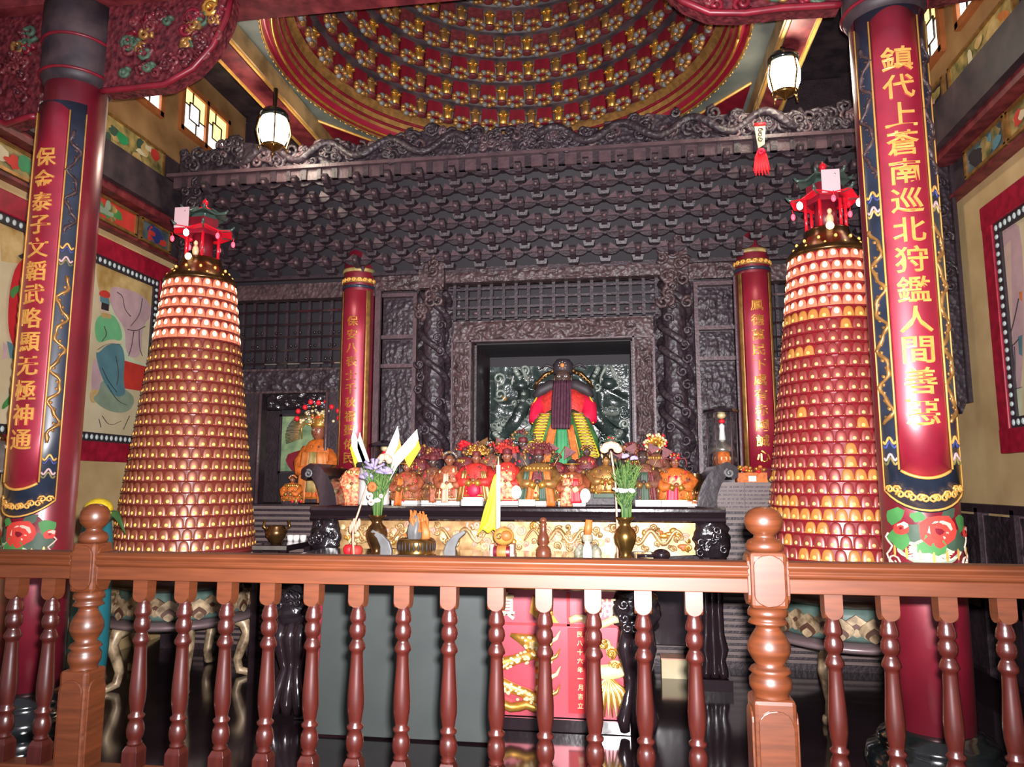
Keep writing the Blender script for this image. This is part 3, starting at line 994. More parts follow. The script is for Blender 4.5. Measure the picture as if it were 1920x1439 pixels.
# one turned baluster, then the rest
BP = [(.019, 1.0), (.015, .996), (.021, .988), (.0165, .98), (.0215, .968), (.0245, .955), (.024, .948), (.0175, .942), (.0235, .932), (.025, .92), (.022, .908), (.015, .902), (.018, .896), (.0245, .884), (.0255, .876), (.019, .87), (.018, .862), (.0195, .83), (.0225, .79), (.025, .755), (.0245, .725), (.02, .7), (.0175, .69), (.025, .684), (.024, .678), (.018, .673), (.024, .66), (.0265, .645), (.024, .628), (.018, .62), (.0225, .614), (.02, .608)]
q = None
zt, zb = 1.148, .70
for i, x in enumerate([-2.22, -2.085, -1.951, -1.82] + [-1.499 + .1412 * k for k in range(13)] + [.567 + .1455 * k for k in range(8)]):
    if q is None:
        q = bpy.data.objects.new('baluster', None)
        COL.objects.link(q)
        b = MB()
        b.lathe([(r, zb + (z - .608) / .392 * (zt - zb)) for r, z in reversed(BP)], 'baluster_wood', n=20)
        b.build('turned_spindle', q)
        b = MB()
        w = .023
        b.box((0, 0, 1.172), (.0445, .0445, .048), 'rail_wood')
        b.lathe([(.014, 1.12), (.02, 1.135), (.021, 1.15)], 'rail_wood', n=14)
        for a in range(4):
            T = Matrix.Rotation(a * PI / 2, 4, 'Z')
            pts = [(w, 1.1965), (-w, 1.1965), (-w, 1.15)] + [(-w * cos(PI * j / 8), 1.15 - .022 * sin(PI * j / 8)) for j in range(1, 8)] + [(w, 1.15)]
            b.prism(pts, -w - .001, -w + .008, 'rail_wood', 'Y', T)
        b.build('upper_block', q)
        b = MB()
        b.box((0, 0, .655), (.05, .05, .06), 'baluster_wood')
        b.box((0, 0, .692), (.05, .05, .016), 'baluster_wood', taper=.72)
        b.build('lower_block', q, bevel=.002)
        q.parent = t
        q.location = (x - ox, 0, 0)
    else:
        c = copy_tree(q, t)
        c.location = (x - ox, 0, 0)

# ================================================================== LAMP TOWERS
NT = 25
Z0, Z1, R0, R1 = .99, 3.12, .515, .275


def tower_radius(j):
    f = j / (NT - 1)
    return R0 + (R1 - R0) * f


def cell_mesh(name, body, bulb, lit=False):
    b = MB()
    W, H, D = .5, 1.0, .26
    n, k = 10, 6
    vs, fs = [], []
    for j in range(k + 1):
        e = PI / 2 * j / k
        for i in range(n + 1):
            a = PI * i / n
            # pointed arch outline, bulging forward (-y)
            rr = cos(e) ** .62
            vs.append((W * rr * cos(a), -D * (max(0, cos(e)) ** .45) * abs(sin(a)) ** .55 - .12 * (1 - sin(e)), H * (sin(e) ** .95)))
    for j in range(k):
        for i in range(n):
            q = j * (n + 1) + i
            fs.append((q, q + 1, q + n + 2, q + n + 1))
    b.add(vs, fs, body, True)
    if lit:
        b.ell((0, -D * .93, .52), (.25, .13, .36), bulb, 10, 8)
    else:
        b.ell((0, -D * 1.0 - .04, .24), (.2, .1, .2), bulb, 8, 6)  # glowing bead imitates the glint low on the cell cap
    b.ell((.52, -D * .5, .06), (.06, .06, .1), 'gold', 6, 4)
    o = b.build(name)
    me = o.data
    bpy.data.objects.remove(o)
    return me


CELLS = {k: cell_mesh('lamp_cell', m, bu, k == 'lit') for k, (m, bu) in {'red': ('cell_red', 'bulb_glint_dim'), 'amber': ('cell_amber', 'bulb_glint_gold'), 'gold': ('cell_gold', 'bulb_glint_gold'), 'lit': ('cell_lit', 'bulb_white')}.items()}


def lamp_tower(label, x, y, kind_of, tiermat, seed, tagside):
    t = thing('lamp_tower', label, 'lamp tower', (x, y, 0))
    rnd = random.Random(seed)
    pitch = (Z1 - Z0) / NT
    # pedestal
    b = MB()
    b.lathe([(.1, .42), (.46, .43), (.55, .455), (.565, .475), (.55, .49), (.3, .5)], 'dull_rim', n=48)
    b.build('tray', t)
    for k in range(5):
        a = k * 2 * PI / 5 + .35
        b = MB()
        c, s_ = cos(a), sin(a)
        prof = [(.38, .44), (.47, .4), (.5, .32), (.46, .22), (.43, .12), (.45, .04), (.52, .02), (.54, .06)]
        b.tube([(r * c, r * s_, z) for r, z in prof], [.05, .05, .046, .04, .034, .035, .03, .015], 'lotus', 8)
        b.build('leg', t)
    b = MB()
    b.lathe([(.43, .495), (.51, .53), (.49, .58), (.44, .66), (.44, .7)], 'lotus_green', n=40)
    b.build('lotus_bowl', t)
    b = MB()
    for row, (zz, off, sc) in enumerate(((.5, 0, 1), (.53, .5, .9))):
        for k in range(16):
            a = (k + off) * 2 * PI / 16
            T = Matrix.Rotation(a, 4, 'Z') @ Matrix.Translation((.495 - row * .015, 0, zz))
            for q, mm in ((1, 'lotus'), (.62, 'lotus_dark'), (.4, 'lotus')):
                pts = [(.1 * sc * q * sin(PI * i / 10) * (1 if i <= 10 else 1) * (1 - .25 * i / 10), .01 + .15 * sc * q * i / 10) for i in range(11)]
                poly = pts + [(-p[0], p[1]) for p in reversed(pts[1:-1])]
                dd = .012 + (1 - q) * .02
                b.prism(poly, -.012, dd, mm, 'X', T)
    b.build('lotus_petals', t)
    b = MB()
    b.lathe([(.44, .7), (.52, .74), (.54, .78), (.52, .8), (.48, .83)], 'lotus_dark', n=40)
    b.build('pedestal_rim', t)
    b = MB()
    for k in range(18):
        a = k * 2 * PI / 18
        b.box((0, -.505, .89), (.14, .03, .1), 'mural_pink', Matrix.Rotation(a, 4, 'Z'))
        b.ell((.52 * sin(a + .17), -.52 * cos(a + .17), .89), (.03, .03, .045), 'gold_dull', 8, 6)
    b.lathe([(.49, .82), (.51, .83), (.49, .95), (.535, .965), (.54, .985), (.47, .995)], 'tier_brown', n=48)
    b.build('name_plate_band', t)
    # stepped cone of tiers
    b = MB()
    prof = []
    for j in range(NT):
        r = tower_radius(j)
        z = Z0 + j * pitch
        prof += [(r + .012, z), (r + .016, z + .006), (r + .012, z + .012), (r - .012, z + .013), (r - .02, z + pitch - .001)]
    prof.append((R1 - .05, Z1 + .01))
    b.lathe(prof, tiermat, n=72, smooth=False)
    b.build('tier_cone', t)
    # shoulder and neck
    b = MB()
    b.lathe([(R1 + .01, Z1), (R1 + .012, Z1 + .02), (R1 - .01, Z1 + .05), (R1 - .045, Z1 + .09), (R1 - .085, Z1 + .13), (.16, Z1 + .17), (.155, Z1 + .2), (.15, Z1 + .215), (.0, Z1 + .22)], 'bronze', n=40)
    for k in range(12):
        a = k * 2 * PI / 12
        b.ell(((R1 - .06) * cos(a), (R1 - .06) * sin(a), Z1 + .11), (.012, .012, .014), 'bulb_glint_gold', 6, 5)
        b.ell(((R1 - .02) * cos(a + .2), (R1 - .02) * sin(a + .2), Z1 + .055), (.01, .01, .012), 'bulb_glint_gold', 6, 5)
    b.ell((-.02, -.165, Z1 + .2), (.03, .02, .03), 'bulb_white', 10, 6)
    b.build('shoulder', t)
    # little pavilion
    zp = Z1 + .215
    b = MB()
    for k in range(6):
        a = k * PI / 3
        b.tube([(.14 * cos(a), .14 * sin(a), zp), (.14 * cos(a), .14 * sin(a), zp + .2)], .012, 'red_plastic', 8)
    b.lathe([(.08, zp), (.08, zp + .2)], 'deep_red', n=12)
    b.lathe([(.13, zp + .2), (.13, zp + .34)], 'deep_red', n=6, smooth=False)
    b.ell((0, -.1, zp + .05), (.028, .025, .05), 'gold_pale', 8, 6)
    b.ell((0, -.1, zp + .115), (.018, .018, .022), 'gold_pale', 8, 6)
    b.build('pavilion', t)
    for zz, rr, nm in ((zp + .18, .25, 'lower_roof'), (zp + .33, .19, 'upper_roof')):
        b = MB()
        vs, fs = [], []
        for ring, (f, dz) in enumerate(((.35, .1), (.65, .045), (1, .03))):
            for k in range(12):
                a = k * PI / 6
                r = rr * f * (1 if k % 2 == 0 else .9)
                vs.append((r * cos(a), r * sin(a), zz + dz + (.03 * f * f if k % 2 == 0 else 0)))
        for rg in range(2):
            for k in range(12):
                fs.append((rg * 12 + k, rg * 12 + (k + 1) % 12, (rg + 1) * 12 + (k + 1) % 12, (rg + 1) * 12 + k))
        fs.append(tuple(range(12)))
        b.add(vs, fs, 'roof_green' if nm == 'upper_roof' else 'red_plastic')
        for k in range(6):
            a = k * PI / 3
            b.tube([(rr * .35 * cos(a), rr * .35 * sin(a), zz + .108), (rr * .7 * cos(a), rr * .7 * sin(a), zz + .062), (rr * cos(a), rr * sin(a), zz + .066), (rr * 1.1 * cos(a), rr * 1.1 * sin(a), zz + .09)], [.01, .01, .01, .005], 'roof_green', 6)
        b.build(nm, t, solid=.008)
    for k in range(6):
        a = k * PI / 3 + .5
        b = MB()
        lit = k in tagside[1]
        b.ell((.235 * cos(a), .235 * sin(a), zp + .16), (.022, .022, .03) if lit else (.016, .016, .026), 'white_light' if lit else 'red_light', 10, 8)
        b.tube([(.235 * cos(a), .235 * sin(a), zp + .19), (.24 * cos(a), .24 * sin(a), zp + .215)], .004, 'red_plastic', 5)
        b.build('hanging_bulb', t)
    b = MB()
    b.lathe([(.04, zp + .43), (.05, zp + .445), (.02, zp + .46), (.018, zp + .48), (.026, zp + .49), (.022, zp + .51), (.008, zp + .525), (0, zp + .54)], 'red_plastic', n=12)
    b.build('finial', t)
    b = MB()
    tx = tagside[0]
    b.box((tx, -.21, zp + .3), (.125, .004, .17), 'white_card')
    b.ell((tx + .03, -.214, zp + .35), (.006, .003, .006), 'silver', 6, 4)
    b.build('blank_card', t)
    # the lamps
    vx, vy = EYE.x - x, EYE.y - y
    view = math.atan2(vy, vx)
    todo = []
    for j in range(NT):
        r = tower_radius(j)
        n = round(2 * PI * r / .079)
        off = rnd.random()
        for i in range(n):
            a = 2 * PI * (i + off) / n
            todo.append((cos(a - view) + rnd.uniform(0, .001) - (abs(2 * j - NT) * .004), j, i, a, 2 * PI * r / n))
    todo.sort(key=lambda q: -q[0])
    rest = MB()
    for idx, (f, j, i, a, w) in enumerate(todo):
        kind = kind_of(j, i, rnd)
        r = tower_radius(j) - .012
        T = Matrix.Translation((r * cos(a), r * sin(a), Z0 + j * pitch + .011)) @ Matrix.Rotation(a + PI / 2, 4, 'Z') @ Matrix.Diagonal((w * .95, .062, pitch * .87, 1))
        me = CELLS[kind]
        if idx < 100:
            o = bpy.data.objects.new('lamp_cell', me)
            COL.objects.link(o)
            o.parent = t
            o.matrix_local = T
        elif f > -.25:
            base = len(rest.v)
            rest.v += [tuple(T @ v.co) for v in me.vertices]
            ids = [rest.mi(m.name) for m in me.materials]
            for p in me.polygons:
                rest.f.append([base + q for q in p.vertices])
                rest.m.append(ids[p.material_index])
                rest.sm.append(True)
    o = rest.build('lamp_cell', t)
    o['kind'] = 'stuff'


def kinds_left(j, i, rnd):
    if j >= NT - 6:
        return 'lit'
    return 'amber'


def kinds_right(j, i, rnd):
    if j >= NT - 6:
        return 'lit' if j > NT - 6 or rnd.random() < .4 else 'gold'
    if j in (3, 4, 6):
        return 'gold' if (j == 3 and True) or i % 5 < 3 else 'red'
    if j == 0:
        return rnd.choice(['gold', 'red', 'red'])
    return 'red' if rnd.random() < .92 else 'gold'


lamp_tower('tall cone lamp tower on the left, rows of amber lights, beside the left mural', -3.42, 5.5, kinds_left, 'tier_brown', 3, (-.07, (4,)))
lamp_tower('tall cone lamp tower on the right with mostly red cells, behind the right front column', 1.53, 5.5, kinds_right, 'tier_red', 5, (-.01, (3, 5)))
# ================================================================== CARVED CANOPY
t = thing('bracket_canopy', 'dark carved canopy of stacked wooden brackets above the shrine', 'canopy', (XC, 6.2, 3.4))
TC = Matrix.Translation((-XC, -6.2, -3.4))
CX0, CX1 = -4.0, 2.35


def bracket_unit(b, x, y, z, k=1.0):
    """bearing block, a nosed arm that steps forward and a curved cross arm"""
    b.box((x, y, z), (.085, .085, .045), 'dark_wood', TC, taper=1.25)
    arm = [(-.16, -.02), (.08, -.02), (.14, .0), (.185, .05), (.17, .075), (.12, .07), (-.16, .06)]
    b.prism([(y - a, z + .025 + c) for a, c in arm], x - .026, x + .026, 'dark_wood', 'X', TC)
    b.ell((x, y - .165, z + .05), (.024, .03, .022), 'dark_wood_light', 6, 4, TC)
    cr = [(-.125, .055), (-.125, .04), (-.09, .018), (-.06, .012), (.06, .012), (.09, .018), (.125, .04), (.125, .055)]
    b.prism([(x + a, z + .02 + c) for a, c in cr], y - .075, y - .035, 'dark_wood', 'Y', TC)
    for sg in (-1, 1):
        tri = [(x + sg * .03, z + .08), (x + sg * .125, z + .08), (x + sg * .045, z + .14)]
        b.prism(tri, y - .085, y - .07, 'dark_wood_light', 'Y', TC)
        b.box((x + sg * .11, y - .055, z + .085), (.04, .04, .025), 'dark_wood', TC)


NR = 6
nc = 22
for i in range(nc):
    x = CX0 + .14 + i * (CX1 - CX0 - .28) / (nc - 1)
    b = MB()
    for r in range(NR):
        bracket_unit(b, x + (.145 if r % 2 else 0), 6.52 - r * .085, 3.5 + r * .125)
    b.build('bracket_set', t)
b = MB()
for r in range(NR + 1):
    b.box((XC + .07, 6.6 - r * .085, 3.475 + r * .125), (CX1 - CX0, .07, .035), 'dark_wood', TC)
b.add([(CX0, 6.66, 3.4), (CX1, 6.66, 3.4), (CX1, 6.1, 4.26), (CX0, 6.1, 4.26)], [(0, 1, 2, 3)], 'recess_shade', False, TC)  # dark sheet, painted shade behind the brackets
b.build('backing_tiers', t)
b = MB()
b.box((XC + .07, 6.0, 4.315), (CX1 - CX0 + .1, .1, .03), 'dark_wood_light', TC)
b.box((XC + .07, 6.012, 4.25), (CX1 - CX0, .04, .1), 'dark_wood_light', TC)
for i in range(nc * 2):
    x = CX0 + .06 + i * (CX1 - CX0 - .1) / (nc * 2 - 1)
    b.box((x, 6.0, 4.25), (.035 if i % 2 else .055, .05, .1), 'dark_wood', TC)
b.build('fascia', t)
b = MB()
rnd = random.Random(11)
zc = lambda x: 4.53 + .05 * sin(x * 3.1) + .03 * sin(x * 7)
pts = [(CX0 + (CX1 - CX0) * i / 60, 0) for i in range(61)]
b.prism([(CX0, 4.33), (CX1, 4.33)] + [(x, zc(x)) for x, _ in reversed(pts)], 5.99, 6.05, 'carved_dark', 'Y', TC)
for i in range(230):
    x = rnd.uniform(CX0 + .03, CX1 - .03)
    z = rnd.uniform(4.36, zc(x) + .02)
    m = 'carved_dark' if rnd.random() < .75 else 'dark_wood_light'
    b.tube(spiral((x, 5.97, z), rnd.uniform(.035, .085), rnd.uniform(.9, 1.8), 11, rnd.uniform(0, 6), rnd.choice((-1, 1))), [.017] * 12, m, 5, TC)
# two long dragons chasing along the crest
for sg in (-1, 1):
    P = [(XC + sg * (.3 + 2.3 * i / 60), 5.95 - .02 * cos(i * .5), 4.45 + .075 * sin(i * .42)) for i in range(61)]
    b.tube(P, [.035] * 55 + [.03, .025, .02, .015, .01, .006], 'carved_dark', 8, TC)
b.build('crest_carving', t)
# hanging carved boards at both ends
for nm, xa, xb in (('drop_board', -3.98, -3.7), ('drop_board', 2.27, 2.62)):
    b = MB()
    ztop = 4.0 if xa > 0 else 4.35
    poly = [(xa, ztop), (xb, ztop), (xb, 2.12), (xb - .04, 2.02), (xb - .16, 2.25), (xa + .05, 2.4), (xa, 2.6)]
    b.prism(poly, 6.02, 6.08, 'carved_dark', 'Y', TC)
    b.box((xb + .01, 6.03, 3.05), (.03, .1, 1.9), 'dark_wood', TC)
    for i in range(40):
        x = random.uniform(xa + .05, xb - .05)
        z = random.uniform(2.5, ztop - .1)
        b.tube(spiral((x, 6.0, z), random.uniform(.03, .07), 1.4, 10, random.uniform(0, 6)), [.015] * 11, 'carved_dark', 5, TC)
    b.build(nm, t)

# ------------------------------------------------------------------ shrine front wall, one carved piece
SY = 6.72
t = thing('carved_shrine', 'dark carved shrine front with a central niche and latticed side leaves', 'shrine', (XC, SY, 0))
TS = Matrix.Translation((-XC, -SY, 0))


def relief(b, x0, x1, z0, z1, y, d, m, sx, sz, seed, nx=40, nz=40, ridged=True):
    def f(s, q):
        n = noise.noise(Vector((s * sx, q * sz, seed)))
        n2 = noise.noise(Vector((s * sx * 2.3, q * sz * 2.3, seed + 9)))
        h = (1 - abs(n) * 2.4) if ridged else n + .5
        e = min(1, 8 * min(s, 1 - s)) * min(1, 8 * min(q, 1 - q))
        return (x0 + (x1 - x0) * s, y - .004 - d * max(0, h * .8 + n2 * .5) * e, z0 + (z1 - z0) * q)
    b.sheet(f, nx, nz, m, True, TS)


def bx(b, x0, x1, z0, z1, y0, y1, m):
    b.box(((x0 + x1) / 2, (y0 + y1) / 2, (z0 + z1) / 2), (x1 - x0, y1 - y0, z1 - z0), m, TS)


# plinth with fine horizontal slats
b = MB()
for z0, z1, yf in ((0, .5, 6.44), (.5, 1.3, 6.46)):
    bx(b, -4.2, 2.4, z0, z1, yf, 7.2, 'dark_wood')
for k in range(26):
    bx(b, -3.9, 2.3, .06 + k * .048, .085 + k * .048, 6.44 if k > 9 else 6.42, 6.47, 'grey_slat')
bx(b, .62, 1.01, 1.28, 1.5, 6.4, 6.64, 'grey_slat')
bx(b, 1.01, 1.38, 1.28, 1.5, 6.38, 6.46, 'grey_slat')
for k in range(6):
    bx(b, .62, 1.38, 1.29 + k * .033, 1.305 + k * .033, 6.37, 6.4, 'dark_wood_light')
b.build('slatted_plinth', t)
for sg, xa, xb in ((-1, -2.28, -1.9), (1, .68, 1.06)):
    b = MB()
    w = .035
    for x in (xa, xb - w):
        bx(b, x, x + w, 1.3, 3.3, 6.66, 6.74, 'dark_wood_light')
    bx(b, (xb - w if sg > 0 else xa - .02), (xb + .03 if sg > 0 else xa + w), 1.3, 3.42, 6.62, 6.7, 'dark_wood_light')
    for z in (1.32, 2.58, 2.86, 3.27):
        bx(b, xa + .003, xb - .003, z, z + w, 6.664, 6.736, 'dark_wood_light')
    b.build('leaf_frame', t)
    b = MB()
    bx(b, xa, xb, 1.3, 3.3, 6.735, 6.75, 'dark_wood')
    for z0, z1, sd in ((1.36, 2.57, 1), (2.62, 2.85, 2), (2.9, 3.26, 3)):
        relief(b, xa + w, xb - w, z0, z1, 6.735, .022, 'carved_dark', 6, 6 * (z1 - z0) / .3, sd, 24, int(40 * (z1 - z0)))
    b.build('carved_infill', t)
# bold dragon posts either side of the niche
for xc in (-1.72, .5):
    b = MB()
    b.lathe([(.15, 1.3), (.13, 1.4), (.105, 1.5), (.105, 3.3), (.14, 3.42)], 'carved_dark', (xc, 6.66, 0), 20, TS)
    for ph in (0, 2.1):
        b.tube([(xc + .13 * cos(i * .33 + ph), 6.66 - .13 * sin(i * .33 + ph), 1.45 + i * .031) for i in range(60)], [.034] * 60, 'carved_dark', 7, TS)
    for i in range(14):
        a = random.uniform(0, PI)
        b.tube(spiral((xc + .1 * cos(a), 6.5, 1.5 + i * .12), .05, 1.3, 10, i), [.014] * 11, 'carved_dark', 5, TS)
    b.build('dragon_post', t)
    b = MB()
    bx(b, xc - .12, xc + .12, 3.3, 3.7, 6.5, 6.7, 'carved_brown')
    for i in range(16):
        b.tube(spiral((xc + random.uniform(-.12, .12), 6.48, random.uniform(3.0, 3.66)), .06, 1.3, 10, i), [.018] * 11, 'carved_brown', 5, TS)
    b.build('post_bracket', t)
# lintels and lattice
b = MB()
bx(b, -1.62, .4, 3.36, 3.5, 6.58, 6.72, 'carved_brown')
relief(b, -1.6, .38, 3.37, 3.49, 6.58, .025, 'carved_brown', 24, 3, 5, 90, 10)
bx(b, -3.95, -2.3, 3.27, 3.42, 6.6, 6.72, 'carved_brown')
bx(b, 1.06, 2.4, 3.27, 3.42, 6.6, 6.72, 'carved_brown')
for xa, xb, sd in ((-2.3, -1.86, 4), (.64, 1.08, 6)):
    relief(b, xa, xb, 3.32, 3.48, 6.62, .03, 'carved_brown', 6, 3, sd, 30, 14)
b.build('carved_lintel_band', t)
b = MB()
bx(b, -1.6, .36, 3.0, 3.36, 6.76, 6.78, 'recess_shade')
for i in range(17):
    x = -1.55 + i * .118
    bx(b, x, x + .03, 3.02, 3.36, 6.68, 6.74, 'dark_wood')
for z in (3.04, 3.13, 3.22, 3.31):
    bx(b, -1.6, .36, z, z + .022, 6.69, 6.74, 'dark_wood')
for i in range(16):
    x = -1.5 + i * .118
    b.ell((x + .05, 6.69, 3.085), (.03, .02, .02), 'dark_wood_light', 8, 5, TS)
b.build('lattice_transom', t)
b = MB()
for x0, x1 in ((-1.53, -1.35), (.13, .31)):
    bx(b, x0, x1, 1.3, 2.8, 6.6, 6.74, 'carved_brown')
    relief(b, x0 + .015, x1 - .015, 1.35, 2.78, 6.6, .03, 'carved_brown', 3.2, 26, 8 + x0, 22, 110)
for x in (-1.53, -1.36, .13, .31):
    bx(b, x - .008, x + .008, 1.3, 2.82, 6.575, 6.62, 'dark_wood_light')
bx(b, -1.53, .31, 2.8, 2.99, 6.6, 6.74, 'carved_brown')
relief(b, -1.52, .3, 2.81, 2.98, 6.6, .035, 'carved_brown', 22, 2.6, 12, 110, 14)
bx(b, -1.53, .31, 2.79, 2.805, 6.575, 6.62, 'dark_wood_light')
b.build('niche_frame', t)
b = MB()
bx(b, -1.36, -1.33, 1.3, 2.8, 6.74, 7.5, 'dark_wood')
bx(b, .11, .14, 1.3, 2.8, 6.74, 7.5, 'dark_wood')
bx(b, -1.4, .18, 2.79, 2.83, 6.74, 7.5, 'recess_shade')
bx(b, -1.4, .18, 1.3, 2.83, 7.46, 7.52, 'recess_shade')  # niche back and top carry their shade in the colour
bx(b, -1.4, .18, 1.27, 1.62, 6.74, 7.5, 'dark_wood')
b.build('niche_box', t)
# plain dark carved fields that fill the rest
for xa, xb, sd in ((-1.95, -1.5, 21), (.3, .7, 22)):
    b = MB()
    bx(b, xa, xb, 1.3, 3.4, 6.76, 6.8, 'dark_wood')
    relief(b, xa, xb, 1.35, 3.35, 6.76, .05, 'carved_dark', 5, 20, sd, 26, 90)
    b.build('carved_field', t)
for xa, xb, nm in ((-3.95, -2.56, 'side_bay'), (1.3, 2.5, 'side_bay')):
    b = MB()
    bx(b, xa, xb, 2.62, 3.28, 6.82, 6.84, 'recess_shade')
    n = int((xb - xa) / .11)
    for i in range(n + 1):
        x = xa + (xb - xa) * i / n
        bx(b, x - .014, x + .014, 2.62, 3.28, 6.76, 6.8, 'dark_wood')
    for z in (2.65, 2.78, 2.91, 3.04, 3.17):
        bx(b, xa, xb, z, z + .02, 6.74, 6.8, 'black_lacquer')
    for r, z in enumerate((2.7, 2.83, 2.96)):
        for i in range(int((xb - xa) / .2)):
            for q in (0, .05):
                b.ell((xa + .12 + i * .2 + q + r * .04, 6.735, z), (.017, .014, .015), 'black_lacquer', 8, 6, TS)
    for i in range(int((xb - xa) / .26)):
        bx(b, xa + .5 + i * .24, xa + .62 + i * .24, 2.645, 2.655, 6.72, 6.74, 'silver')
    b.build('lattice', t)
    b = MB()
    bx(b, xa, xb, 2.36, 2.6, 6.7, 6.84, 'carved_brown')
    relief(b, xa, xb, 2.38, 2.58, 6.7, .03, 'carved_dark', 14, 3, 31, 70, 14)
    ow = .34
    cx = -3.12 if xa < 0 else 1.95
    bx(b, xa, cx - ow, 1.3, 2.36, 6.7, 6.84, 'dark_wood')
    bx(b, cx + ow, xb, 1.3, 2.36, 6.7, 6.84, 'dark_wood')
    b.tube([(cx - ow, 6.69, 1.3), (cx - ow, 6.69, 2.36)], .02, 'dark_wood_light', 6, TS)
    b.tube([(cx + ow, 6.69, 1.3), (cx + ow, 6.69, 2.36)], .02, 'dark_wood_light', 6, TS)
    relief(b, cx - ow, cx + ow, 2.2, 2.37, 6.74, .05, 'black_carved', 8, 3, 33, 40, 14)
    bx(b, cx - ow, cx + ow, 1.3, 2.36, 7.15, 7.2, 'recess_shade')
    b.build('side_niche', t)

# framed green picture at the back of the left side niche
t = thing('green_picture', 'green painted picture standing behind the statue in the left side niche', 'picture', (-3.12, 7.1, 1.62))
b = MB()
b.box((0, 0, .27), (.6, .02, .56), 'picture_green')
b.mapped(blob(-.12, .1, .12, .1, 10, 2), lambda a, c: (a, -.013, c), 'deep_red')
b.mapped(blob(-.18, .42, .06, .09, 10, 4), lambda a, c: (a, -.013, c), 'mural_sage')
b.build('painting', t)
b = MB()
for x in (-.31, .31):
    b.box((x, 0, .27), (.025, .04, .6), 'dark_wood')
for z in (-.02, .56):
    b.box((0, 0, z), (.64, .04, .025), 'dark_wood')
b.build('frame', t)

# ------------------------------------------------------------------ dragon screen
t = thing('dragon_screen', 'dark green carved screen of coiling dragons and clouds behind the main deity', 'carved screen', (-.6, 7.22, 1.62))
b = MB()
def scr(s, q):
    n = noise.noise(Vector((s * 5, q * 4.5, 2.2)))
    return (-.68 + 1.36 * s, -.004 - .09 * max(0, .5 - abs(n) * 1.8), .0 + 1.02 * q)
b.sheet(scr, 60, 46, 'carved_screen')
b.box((0, .04, .51), (1.38, .06, 1.04), 'carved_screen')
ground = b
rnd = random.Random(4)
for sg in (-1, 1):
    b = MB()
    P = []
    for i in range(50):
        f = i / 49
        a = f * 9
        P.append((sg * (.28 + .3 * f ** .7 + .09 * cos(a)), -.12 - .03 * sin(a * 2), .95 - .88 * f + .09 * sin(a)))
    b.tube(P, [.03 + .04 * sin(PI * min(1, i / 45)) for i in range(50)], 'carved_screen', 10)
    for i in range(3, 46, 2):
        p = P[i]
        b.ell((p[0], p[1] - .05, p[2] + .02), (.03, .02, .022), 'screen_pale', 6, 4)
    b.build('dragon_body', t)
for x, z in ((-.36, .86), (.5, .86)):
    b = MB()
    for hd, r in ((-1, .1), (1, .1), (1, .06)):
        b.tube([(x + hd * r * sin(PI * i / 10) * .6 + hd * .02 - (0 if hd > 0 else 0), -.16, z + .13 - .2 * sin(PI * i / 20)) for i in range(11)], [.016 - .001 * i for i in range(11)], 'screen_pale', 6)
    b.tube([(x - .1 + .2 * i / 10, -.15, z + .06 - .1 * sin(PI * i / 10)) for i in range(11)], .014, 'silver', 6)
    b.ell((x, -.14, z - .04), (.09, .07, .06), 'carved_screen', 10, 8)
    b.build('dragon_head', t)
b = ground
for i in range(40):
    x, z = rnd.uniform(-.64, .64), rnd.uniform(.04, .98)
    b.tube(spiral((x, -.1 - rnd.random() * .05, z), rnd.uniform(.03, .07), 1.4, 12, rnd.uniform(0, 6), rnd.choice((-1, 1))), [.014] * 13, rnd.choice(('carved_screen', 'carved_screen', 'screen_pale')), 6)
b.build('ground_carving', t)
for x, z, w in ((-.42, .42, .26), (.52, .56, .12), (-.3, .66, .1), (-.5, .22, .12)):
    b = MB()
    b.ell((x, -.1, z), (w, .07, w * .42), 'screen_pale', 14, 8)
    for k in range(5):
        b.tube(spiral((x + (k - 2) * w * .38, -.16, z + w * .1 * (k % 2)), w * .2, 1.3, 10, k), [.008] * 11, 'carved_screen', 5)
    b.build('cloud', t)
b = MB()
b.ell((-.52, -.12, .7), (.03, .03, .03), 'gold', 8, 6)
b.build('pearl', t)

# ------------------------------------------------------------------ statues


def face(b, c, r, m):
    """a small carved head with brow, nose, eyes, mouth and ears; looks toward -y"""
    x, y, z = c
    b.ell(c, (r * .82, r * .9, r * 1.08), m, 14, 10)
    b.ell((x, y - r * .9, z - r * .08), (r * .14, r * .2, r * .26), m, 8, 6)
    for sg in (-1, 1):
        b.ell((x + sg * r * .34, y - r * .8, z + r * .14), (r * .17, r * .08, r * .08), 'petal_white', 8, 5)
        b.ell((x + sg * r * .34, y - r * .87, z + r * .14), (r * .07, r * .05, r * .07), 'ink', 6, 4)
        b.ell((x + sg * r * .34, y - r * .78, z + r * .32), (r * .24, r * .1, r * .06), m, 8, 4)
        b.ell((x + sg * r * .84, y, z), (r * .12, r * .2, r * .34), m, 8, 6)
    b.ell((x, y - r * .82, z - r * .45), (r * .26, r * .1, r * .07), 'deep_red', 8, 4)


